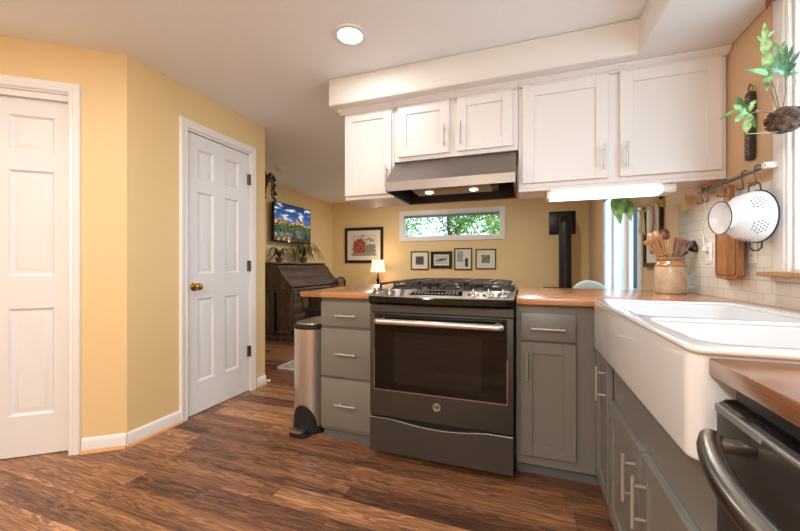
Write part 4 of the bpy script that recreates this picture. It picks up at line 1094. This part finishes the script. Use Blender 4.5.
# ------------------------------------------------------------------ utensil rail, hooks, cutting board, colander
RXr, RZ = XR - .052, 1.447
t = thing('utensil_rail', 'steel utensil rail with white end bracket under the corner cabinet', 'rail', (RXr, 2.02, RZ))
m = MB(); m.tube([(RXr, 1.75, RZ), (RXr, 2.32, RZ)], .0095, 12); obj('bar', m, mat('rail_steel', (150, 150, 152), .3, 1), t)
for y, mt in ((1.765, 'plastic_white'), (2.29, 'nickel')):
    m = MB(); m.box(RXr - .012, XR, y - .010, y + .010, RZ - .012, RZ + .012, .004, 2); obj('bracket', m, M[mt], t)
def hook(y, label, drop=.055, flip=1, grp='s-hooks on the rail'):
    t = thing('hook', label, 'hook', (RXr, y, RZ), grp)
    m = MB(); pts = [(RXr + .012 * math.cos(a), y, RZ + .003 + .012 * math.sin(a)) for a in [-PI * .1 + PI * k / 8 for k in range(10)]]
    pts = pts[::1] + [(RXr - .013, y - flip * .004, RZ - .02), (RXr - .010, y - flip * .008, RZ - drop)]
    pts += [(RXr - .010 + .012 * (1 - math.cos(a)) * -1, y - flip * .008, RZ - drop - .012 * math.sin(a)) for a in [PI * k / 6 for k in range(1, 7)]]
    m.tube(pts, .0024, 8); obj('wire', m, mat('dark_steel', (96, 92, 88), .3, 1), t)
hook(2.27, 'empty black hook at the left end of the utensil rail')
hook(2.205, 'second empty hook from the left end of the utensil rail')
hook(2.065, 'hook holding the wooden cutting board')
hook(1.905, 'hook beside the colander handle on the utensil rail')
hook(1.815, 'hook holding the white colander')

BY, BX = 2.050, XR - .046
t = thing('cutting_board', 'wooden cutting board with juice groove hanging from the rail', 'cutting board', (BX, BY, 1.0))
def bd(y0, y1, z0, z1):
    return rrect(y0, y1, z0, z1, .03, 6)
body = [(BY - .10 + .0, .996 + .03)]
out = []
out += [(BY + .02, 1.33), (BY + .022, 1.37), (BY + .028, 1.40), (BY + .022, 1.425), (BY, 1.434), (BY - .022, 1.425), (BY - .028, 1.40), (BY - .022, 1.37), (BY - .02, 1.33)]
out += [(BY - .085, 1.325), (BY - .10, 1.31), (BY - .10, 1.02), (BY - .085, 1.0), (BY, .992), (BY + .085, 1.0), (BY + .10, 1.02), (BY + .10, 1.31), (BY + .085, 1.325)]
ob = MB(); ob.prism(out, BX - .011, BX + .013, 'x')
hc = MB(); hc.cyl((BX - .05, BY, 1.405), (BX + .05, BY, 1.405), .010, 16)
obj('board', bool_mesh(ob, [hc], .003), M['wood_light'], t)
m = MB(); gpts = [(BX - .0112, p[0], p[1]) for p in rrect(BY - .085, BY + .085, 1.015, 1.31, .02, 5)]; m.tube(gpts, .0022, 6, closed=True); obj('juice_groove', m, M['spoon_dark'], t)

# colander, axis points out from the wall and slightly towards the camera
cc = Vector((.873, 1.815, 1.256)); axv = Vector((-.985, -.17, -.02)).normalized()
t = thing('colander', 'white enamel colander with dark rim hanging on the rail', 'colander', tuple(cc))
prof = [(.102, 0), (.1025, .012), (.101, .030), (.096, .048), (.088, .064), (.076, .078), (.063, .088), (.051, .094)]
pr = prof + [(.0465, .097)] + [(max(.001, p[0] - .003), p[1] - .003) for p in prof[::-1]]
m = MB(); m.lathe(prof + [(.048, .096), (.001, .096), (.001, .093), (.046, .092), (.060, .085), (.073, .075), (.085, .061), (.093, .046), (.098, .029), (.0995, .012), (.0995, 0)], cc, axv, 48); obj('bowl', m, M['enamel'], t)
m = MB(); m.lathe([(.050, .094), (.048, .100), (.052, .110), (.060, .122), (.066, .130), (.0645, .131), (.058, .123), (.050, .111), (.046, .100), (.001, .0985), (.001, .094)], cc, axv, 40); obj('foot_ring', m, M['enamel'], t)
def circ(c, ax, r, h, n=40):
    ax = ax.normalized(); a = Vector((0, 0, 1)); e1 = (a - ax * a.dot(ax)).normalized(); e2 = ax.cross(e1)
    return [c + ax * h + e1 * r * math.cos(2 * PI * k / n) + e2 * r * math.sin(2 * PI * k / n) for k in range(n)]
m = MB(); m.tube(circ(cc, axv, .1035, .001), .003, 8, closed=True); obj('rim', m, mat('dark_rim', (40, 42, 52), .3), t)
m = MB(); m.tube(circ(cc, axv, .066, .1305, 36), .0022, 8, closed=True); obj('foot_edge', m, mat('dark_foot_rim', (60, 56, 60), .3), t)
# pierced holes: clusters around the bowl
holem = mat('pierced_hole_dark', (56, 58, 66), .6)
m = MB(); a = Vector((0, 0, 1)); e1 = (a - axv * a.dot(axv)).normalized(); e2 = axv.cross(e1)
def bowl_r(h):
    for (r0, h0), (r1, h1) in zip(prof, prof[1:]):
        if h0 <= h <= h1: return r0 + (r1 - r0) * (h - h0) / (h1 - h0), (r1 - r0) / (h1 - h0)
    return .05, -1
for cl_ in range(6):
    a0 = 2 * PI * cl_ / 6; m = MB()
    hexs = [(i, j) for i in range(-2, 3) for j in range(-2, 3) if abs(i + j) <= 2]
    for i, j in hexs:
        du = (i + j * .5) * .0125; dv = j * .0108
        h = .048 + dv * .82; rr, sl_ = bowl_r(h); ang = a0 + du / rr
        rad = e1 * math.cos(ang) + e2 * math.sin(ang)
        nn = (rad * 1 + axv * (-sl_)).normalized()
        p = cc + axv * h + rad * (rr + .0004)
        m.lathe([(.001, .0006), (.0027, .0006), (.0027, 0)], p, nn, 8)
    obj('drain_hole_cluster', m, holem, t)
for s in (1, -1):
    up = Vector((0, 0, s)); m = MB(); c_ = cc + axv * .006 + e1 * s * .102
    m.tube([c_ + e2 * .030, c_ + e2 * .028 + e1 * s * .022, c_ + e2 * .012 + e1 * s * .034, c_ - e2 * .012 + e1 * s * .034, c_ - e2 * .028 + e1 * s * .022, c_ - e2 * .030], .003, 8); obj('handle', m, mat('dark_handle', (70, 68, 70), .3, .7), t)

# ------------------------------------------------------------------ crock and utensils
KX, KY = .79, 2.455
t = thing('utensil_crock', 'two tone stoneware crock on the counter holding wooden utensils', 'crock', (KX, KY, CT))
m = MB(); m.lathe([(.001, 0), (.070, 0), (.075, .004), (.076, .01), (.076, .150), (.075, .154)], (KX, KY, CT), seg=40); m.lathe([(.066, .010), (.001, .010)], (KX, KY, CT), seg=40); obj('body', m, M['stoneware'], t)
m = MB(); m.lathe([(.0755, .152), (.076, .160), (.072, .170), (.065, .178), (.062, .184), (.063, .190), (.067, .194), (.068, .202), (.065, .206), (.060, .205), (.059, .19), (.065, .16), (.066, .012)], (KX, KY, CT), seg=40); obj('glazed_neck', m, M['stoneware_top'], t)
def utensil(name, label, top, kind, mt, r=.03, foot=(0, 0)):
    """top: point of the head centre"""
    tp = Vector(top); h_ = Vector((tp.x - KX, tp.y - KY, 0)); k_ = min(h_.length * .6, .052)
    rp = Vector((KX, KY, CT + .205)) + (h_.normalized() * k_ if h_.length > 1e-4 else h_)
    t_ = (tp.z - CT - .02) / max(.02, tp.z - rp.z)
    while t_ > 1.05:
        b = tp + (rp - tp) * t_
        if math.hypot(b.x - KX, b.y - KY) < .056: break
        t_ -= .03
    b = tp + (rp - tp) * t_
    d = (tp - b).normalized(); L = (tp - b).length
    t = thing(name, label, name.split('_')[-1], tuple(b), 'utensils in the crock')
    sd_ = d.cross(Vector((.35, .94, 0))).normalized() if kind != 'ladle' else d.cross(Vector((0, 1, 0))).normalized()
    fr = sd_.cross(d)
    h = MB(); h.tube([b, b + d * (L - r * 1.2)], [.005, .006], 8); obj('shaft', h, M[mt], t)
    m = MB()
    MM = Matrix(((sd_.x, fr.x, d.x, tp.x), (sd_.y, fr.y, d.y, tp.y), (sd_.z, fr.z, d.z, tp.z), (0, 0, 0, 1)))
    m.M = MM
    if kind == 'spoon':
        n = 10; vs = []; fs = []
        for i in range(n + 1):
            for k in range(12):
                a = 2 * PI * k / 12; rr = i / n
                vs.append((r * .72 * rr * math.cos(a), -.012 * (1 - rr * rr) , r * 1.15 * rr * math.sin(a)))
        for i in range(n):
            for k in range(12): fs.append((i * 12 + k, i * 12 + (k + 1) % 12, (i + 1) * 12 + (k + 1) % 12, (i + 1) * 12 + k))
        m._add(vs, fs); bmesh.ops.remove_doubles(m.bm, verts=m.bm.verts, dist=1e-5); bmesh.ops.recalc_face_normals(m.bm, faces=m.bm.faces); bmesh.ops.solidify(m.bm, geom=m.bm.faces[:], thickness=.003)
    elif kind == 'slot':
        w0, w1, hh = r * .55, r, r * 1.25
        n = 4  # bars between slots
        for i in range(n):
            a0 = -1 + 2 * (i + .0) / n + .06; a1 = -1 + 2 * (i + 1) / n - .06
            m.prism([(w0 * a0, -hh * .6), (w0 * a1, -hh * .6), (w1 * a1, hh * .7), (w1 * a0, hh * .7)], -.003, .003, 'y')
        m.prism([(-w0, -hh), (w0, -hh), (w0 * 1.05, -hh * .58), (-w0 * 1.05, -hh * .58)], -.003, .003, 'y'); m.prism([(-w1 * .98, hh * .68), (w1 * .98, hh * .68), (w1, hh), (-w1, hh)], -.003, .003, 'y')
    elif kind == 'ladle':
        m.M = Matrix.Translation(tp) 
        m.lathe([(.001, -.022), (r * .5, -.019), (r * .85, -.008), (r, .006), (r - .003, .006), (r * .8, -.006), (r * .45, -.016), (.001, -.019)], (0, 0, 0), (.15, .75, -.65), 24)
    obj('head', m, M[mt], t)
U = 2.05
utensil('wooden_spoon', 'dark wooden spoon standing tallest at the back of the crock', at(664.5, 235, 2.12), 'spoon', 'spoon_dark', .034, (.0, .02))
utensil('wooden_spoon', 'pale wooden spoon leaning furthest left in the crock', at(651.5, 238, 2.06), 'spoon', 'spoon', .026, (.01, -.02))
utensil('wooden_spoon', 'small pale wooden spoon between the left spoon and the tall dark spoon', at(656, 235.5, 2.10), 'spoon', 'spoon', .024, (0, .03))
utensil('slotted_spatula', 'light slotted wooden spatula leaning left at the front of the crock', at(657, 247, 2.03), 'slot', 'spoon', .048, (.03, -.01))
utensil('wooden_spatula', 'plain light wooden spatula upright in the middle of the crock', at(667, 246, 2.05), 'slot', 'spoon', .030, (-.01, .01))
utensil('slotted_turner', 'dark brown slotted turner leaning right in the crock', at(680, 249, 2.03), 'slot', 'spoon_dark', .045, (-.03, -.01))
utensil('red_spatula', 'small red tipped spatula behind the dark turner in the crock', at(681, 242, 2.08), 'spoon', 'red', .020, (-.02, .03))
utensil('black_ladle', 'black nylon ladle hanging over the right side of the crock', at(695.5, 246, 2.04), 'ladle', 'blackplastic', .045, (-.04, .02))

# ------------------------------------------------------------------ carved plaque on the right wall
pYc, = (1.955,)
t = thing('wall_plaque', 'narrow dark carved wooden plaque with lettering hung beside the cabinet', 'plaque', (XR - .01, pYc, 1.68))
PZa, PZb = 1.515, 1.812
m = MB(); m.prism(rrect(pYc - .024, pYc + .024, PZa, PZb, .018, 5), XR - .022, XR - .003, 'x', bev=.003); obj('board', m, M['plaque'], t)
m = MB(); m.tube([(XR - .012, pYc - .008, PZb), (XR - .012, pYc - .012, PZb + .022), (XR - .012, pYc, PZb + .034), (XR - .012, pYc + .012, PZb + .022), (XR - .012, pYc + .008, PZb)], .003, 8); obj('hanger', m, M['hinge'], t)
m = MB(); random.seed(11)
z = PZb - .03
# illegible carved relief: worn scroll strokes down the board
for i in range(9):
    zz = PZb - .03 - i * .0285
    m.tube([(XR - .0235, pYc + .016, zz), (XR - .0235, pYc + .006, zz + .008), (XR - .0235, pYc - .006, zz - .004), (XR - .0235, pYc - .016, zz + .006)], .0022, 6)
    m.tube([(XR - .0235, pYc + .016, zz - .012), (XR - .0235, pYc - .016, zz - .010)], .0018, 6)
obj('carved_relief', m, M['plaque_light'], t)

# ------------------------------------------------------------------ plants
def leaf(m, base, tip, width, up, lobes=0, curl=.15, n=12, fold=.25, heart=False):
    base = Vector(base); tip = Vector(tip); d = tip - base; L = d.length; d.normalize()
    up = Vector(up); s = d.cross(up).normalized(); nn = s.cross(d).normalized()
    vs = []; fs = []
    for i in range(n + 1):
        f = i / n
        if heart: wv = math.sin(PI * (f * .97 + .015) ** .55) ** .9
        else: wv = math.sin(PI * (f * .96 + .02)) ** .8
        if lobes: wv *= .55 + .45 * abs(math.sin(PI * f * lobes))
        c = base + d * L * f + nn * (math.sin(PI * f) * curl * L - f * f * curl * L * .6)
        vs += [c + s * width * wv + nn * width * fold * wv, c, c - s * width * wv + nn * width * fold * wv]
    for i in range(n):
        a = i * 3; fs += [(a, a + 1, a + 4, a + 3), (a + 1, a + 2, a + 5, a + 4)]
    m._add(vs, fs)
# hanging fern ball by the kitchen window
ZB = 1.20
t = thing('hanging_fern', 'coir ball fern with lobed leaves hanging on strings by the window', 'plant', tuple(at(785, 120, ZB)))
bc = at(785, 120, ZB)
m = MB(); m.ball(bc, .046, .95, 28)
for v in m.bm.verts:
    d = (v.co - bc); v.co = bc + d * (1 + .12 * noise.noise(v.co * 60))
random.seed(3)
for i in range(70):
    a = Vector((random.gauss(0, 1), random.gauss(0, 1), random.gauss(0, 1))).normalized(); b = a.cross(Vector((random.gauss(0, 1), random.gauss(0, 1), random.gauss(0, 1)))).normalized()
    m.tube([bc + Vector((q.x, q.y, q.z * .82)) for q in [(a * math.cos(k) + b * math.sin(k)) * random.uniform(.045, .054) for k in (0, .3, .6, .9, 1.2)]], .0014, 5)
obj('coir_ball', m, M['coir'], t)
m = MB()
for q in ((772, 112), (800, 108), (790, 108)):
    m.tube([at(q[0] + 2, q[1] + 8, ZB), bc + Vector((0, 0, .25)) + (at(q[0], q[1], ZB) - bc) * .3, (bc.x, bc.y, 2.10)], .0011, 5)
for a, b in (((772, 128), (801, 62)), ((798, 126), (801, 72)), ((746, 134), (797, 128)), ((755, 110), (776, 112))): m.tube([at(*a, ZB), at((a[0] + b[0]) / 2 + 1, (a[1] + b[1]) / 2 + 1.5, ZB), at(*b, ZB)], .0009, 5)
obj('strings', m, M['string'], t)
m = MB(); leaf(m, at(780, 108, ZB), at(765, 22, 1.16), .0, (0, 0, 1)) if False else None
for st in ([(779, 108), (775, 88), (769, 78), (767, 60)], [(783, 108), (786, 90), (785, 74)], [(778, 112), (772, 92), (768, 86)], [(774, 113), (760, 111), (751, 113)]):
    m.tube([at(x, y, ZB - .005 * i) for i, (x, y) in enumerate(st)], .0016, 6)
obj('stem', m, mat('fern_stem', (120, 96, 70), .6), t)
camn = Vector((-.55, -.83, .1))
def blade(a, b, wd, mt, lob, za=ZB, zb=ZB, curl=.1):
    m = MB(); leaf(m, at(*a, za), at(*b, zb), wd, camn, lob, curl, 28, .2); obj('leaf', m, M[mt], t)
blade((771, 84), (764, 22), .015, 'leaf_light', 4, ZB, 1.17)
for a, b, wd in (((768, 46), (757, 36), .005), ((769, 52), (758, 48), .005), ((768, 38), (775, 30), .005), ((770, 62), (779, 54), .006), ((769, 70), (760, 66), .005)): blade(a, b, wd, 'leaf_light', 0)
blade((768, 84), (785, 38), .011, 'leaf_light', 4, ZB, 1.22)
for a, b, wd in (((776, 60), (788, 52), .006), ((779, 50), (772, 42), .005), ((774, 66), (783, 66), .005)): blade(a, b, wd, 'leaf', 0)
blade((786, 82), (786, 42), .009, 'leaf_blue', 3, ZB, 1.2)
for b, wd in (((800, 50), .009), ((797, 62), .008), ((800, 72), .007), ((772, 58), .008), ((768, 68), .007), ((776, 46), .007), ((793, 44), .007)): blade((785, 76), b, wd, 'leaf_blue', 2, ZB, 1.18)
blade((770, 79), (747, 69), .011, 'leaf', 1, ZB, 1.16)
blade((768, 72), (767, 90), .009, 'leaf_light', 3, ZB, 1.16)
for a, b, wd, mt in (((748, 112), (735, 97), .012, 'leaf'), ((750, 112), (755, 99), .009, 'leaf_light'), ((748, 112), (735, 122), .012, 'leaf_light'), ((742, 109), (720, 119), .007, 'leaf'), ((750, 113), (746, 133), .014, 'leaf_light'), ((746, 112), (734, 105), .010, 'leaf_light'), ((752, 114), (755, 128), .008, 'leaf')):
    blade(a, b, wd, mt, 2)
# red dried cluster tied at the top of the window casing
m = MB(); random.seed(4)
for i in range(12):
    c_ = Vector((XR - .045 + random.uniform(-.02, .02), 1.70 + random.uniform(-.09, .07), 2.095 + random.uniform(-.005, .01)))
    leaf(m, c_, c_ + Vector((random.uniform(-.02, .01), random.uniform(-.04, .04), random.uniform(-.05, -.01))), .009, camn, 0, .1, 6)
m.tube([(XR - .03, 1.60, 2.10), (XR - .03, 1.78, 2.10)], .004, 6)
tag(obj('dried_garland', m, mat('dried_red_leaf', (134, 66, 64), .7)), 'strand of dried red leaves along the top of the window casing', 'garland')

# vine in macrame hanger, living room side of the cabinets
hx = at(642, 200, 2.36); hx.z = 1.60
t = thing('hanging_vine', 'green heart leaved vine in a macrame hanger before the glass door', 'plant', tuple(hx))
m = MB(); m.lathe([(.001, 0), (.06, .004), (.085, .03), (.10, .10), (.096, .105), (.08, .04), (.001, .02)], (hx.x, hx.y, 1.45), seg=24); obj('pot', m, mat('beige_pot', (204, 190, 160), .6), t)
m = MB()
for k in range(4):
    a = 2 * PI * k / 4 + .4; m.tube([(hx.x, hx.y, CEIL), (hx.x + .05 * math.cos(a), hx.y + .05 * math.sin(a), 1.9), (hx.x + .104 * math.cos(a), hx.y + .104 * math.sin(a), 1.55), (hx.x + .07 * math.cos(a), hx.y + .07 * math.sin(a), 1.452), (hx.x, hx.y, 1.41)], .004, 6)
m.ball((hx.x, hx.y, 1.405), .015, 1.3, 10)
for k in range(9): 
    a = 2 * PI * k / 9; m.tube([(hx.x + .008 * math.cos(a), hx.y + .008 * math.sin(a), 1.40), (hx.x + .014 * math.cos(a), hx.y + .014 * math.sin(a), 1.34), (hx.x + .016 * math.cos(a), hx.y + .016 * math.sin(a), 1.26 + .02 * (k % 3))], .0028, 6)
obj('macrame_hanger', m, M['string'], t)
m = MB()
for (xa, ya, xb, yb, wd) in ((617, 197, 620, 224, .040), (627, 202, 631, 221, .032), (615, 197, 613, 212, .016), (625, 196, 624, 213, .022), (611, 196, 602, 203, .012), (622, 195, 620, 206, .02)):
    leaf(m, at(xa, ya, 2.32), at(xb, yb, 2.29), wd, (-.3, -.9, .1), 0, .1, 12, .2, True)
obj('foliage', m, M['leaf_pothos'], t)
m = MB(); m.tube([(hx.x - .05, hx.y, 1.55), at(628, 188, 2.34), at(622, 196, 2.32), at(616, 196, 2.32)], .003, 6); m.tube([(hx.x - .03, hx.y - .05, 1.55), at(634, 188, 2.34), at(627, 204, 2.32)], .003, 6); obj('stem', m, M['leaf'], t)
m = MB()
fc_ = at(660, 203, 2.40)
for k in range(6):
    a = 2 * PI * k / 6; leaf(m, fc_, fc_ + Vector((.035 * math.cos(a), -.01, .035 * math.sin(a))), .010, camn, 0, .1, 6)
m.tube([fc_, fc_ + Vector((-.06, .02, .08)), (hx.x + .05, hx.y, 1.55)], .002, 5)
obj('flower', m, mat('yellow_bloom', (214, 196, 110), .6), t)

# hanging vine behind the closet wall
vx, vy = -2.83, 3.22
t = thing('hanging_basket', 'dark green trailing plant hanging by the living room ceiling edge', 'plant', (vx, vy, 2.0))
m = MB(); m.lathe([(.001, 0), (.08, 0), (.12, .12), (.125, .13), (.10, .125), (.001, .09)], (vx, vy, 1.9), seg=20)
for k in range(3):
    a = 2 * PI * k / 3; m.tube([(vx + .12 * math.cos(a), vy + .12 * math.sin(a), 2.02), (vx, vy, CEIL)], .002, 5)
obj('basket', m, M['coir'], t)
m = MB(); random.seed(9)
for s in range(16):
    a = random.uniform(0, 2 * PI); c0_ = Vector((vx + .1 * math.cos(a), vy + .1 * math.sin(a), 2.02)); R_ = random.uniform(.15, .205)
    pts = [c0_, Vector((vx + R_ * .9 * math.cos(a), vy + R_ * .9 * math.sin(a), 2.06)), Vector((vx + R_ * math.cos(a), vy + R_ * math.sin(a), 1.85))]
    m.tube(pts, .002, 5)
    for k in range(7):
        p = pts[1].lerp(pts[2], k / 6); leaf(m, p, p + Vector((random.uniform(-.03, .05), random.uniform(-.05, .03), random.uniform(-.06, .02))), .026, camn, 0, .1, 6)
    for k in range(2):
        p = c0_.lerp(pts[1], k / 2); leaf(m, p, p + Vector((math.cos(a) * .05, math.sin(a) * .05, .05)), .017, (0, 0, 1), 0, .1, 6)
obj('foliage', m, M['leaf_dark'], t)

# plants on the desk
def desk_plant(x, y, potr, label, nl, length, wd, droop, seed, mt):
    z0 = 1.105
    t = thing('potted_plant', label, 'plant', (x, y, z0), 'plants on the roll-top desk')
    m = MB(); m.lathe([(.001, 0), (potr * .7, 0), (potr, potr * 1.1), (potr * 1.08, potr * 1.15), (potr * 1.08, potr * 1.4), (potr * .95, potr * 1.4), (potr * .9, potr * 1.2), (.001, potr * 1.2)], (x, y, z0), seg=20); obj('pot', m, mat('clay_pot', (120, 96, 62), .5), t)
    m = MB(); random.seed(seed); zt = z0 + potr * 1.25
    for k in range(nl):
        a = 2 * PI * k / nl + random.uniform(-.2, .2); l = length * random.uniform(.65, 1); up_ = random.uniform(.4, .95) * length
        if x + math.cos(a) * l < XL + .03: l = max(.03, (x - XL - .04) / max(.2, abs(math.cos(a))))
        n = 8; vs = []; fs = []
        for i in range(n + 1):
            f = i / n; rr = l * f; zz = zt + up_ * .72 * math.sin(PI * min(1, f * .85)) * (1 - .15 * f) - droop * f ** 3
            zz = max(zz, z0 + .01)
            ww = wd * math.sin(PI * (f * .93 + .07)) ** .6
            cx, cy = x + math.cos(a) * rr, y + math.sin(a) * rr; sx_, sy_ = -math.sin(a) * ww, math.cos(a) * ww
            vs += [(cx + sx_, cy + sy_, zz + ww * .3), (cx, cy, zz), (cx - sx_, cy - sy_, zz + ww * .3)]
        for i in range(n): q = i * 3; fs += [(q, q + 1, q + 4, q + 3), (q + 1, q + 2, q + 5, q + 4)]
        m._add(vs, fs)
    obj('foliage', m, mt, t)
desk_plant(-3.45, 4.36, .055, 'small plant in a clay pot at the near end of the desk top', 18, .27, .013, .06, 2, M['leaf_dark'])
desk_plant(-3.42, 4.93, .065, 'arching spider plant in the middle of the roll-top desk', 40, .42, .011, .18, 6, mat('olive_leaf', (96, 94, 60), .5, var=.25, vscale=30))
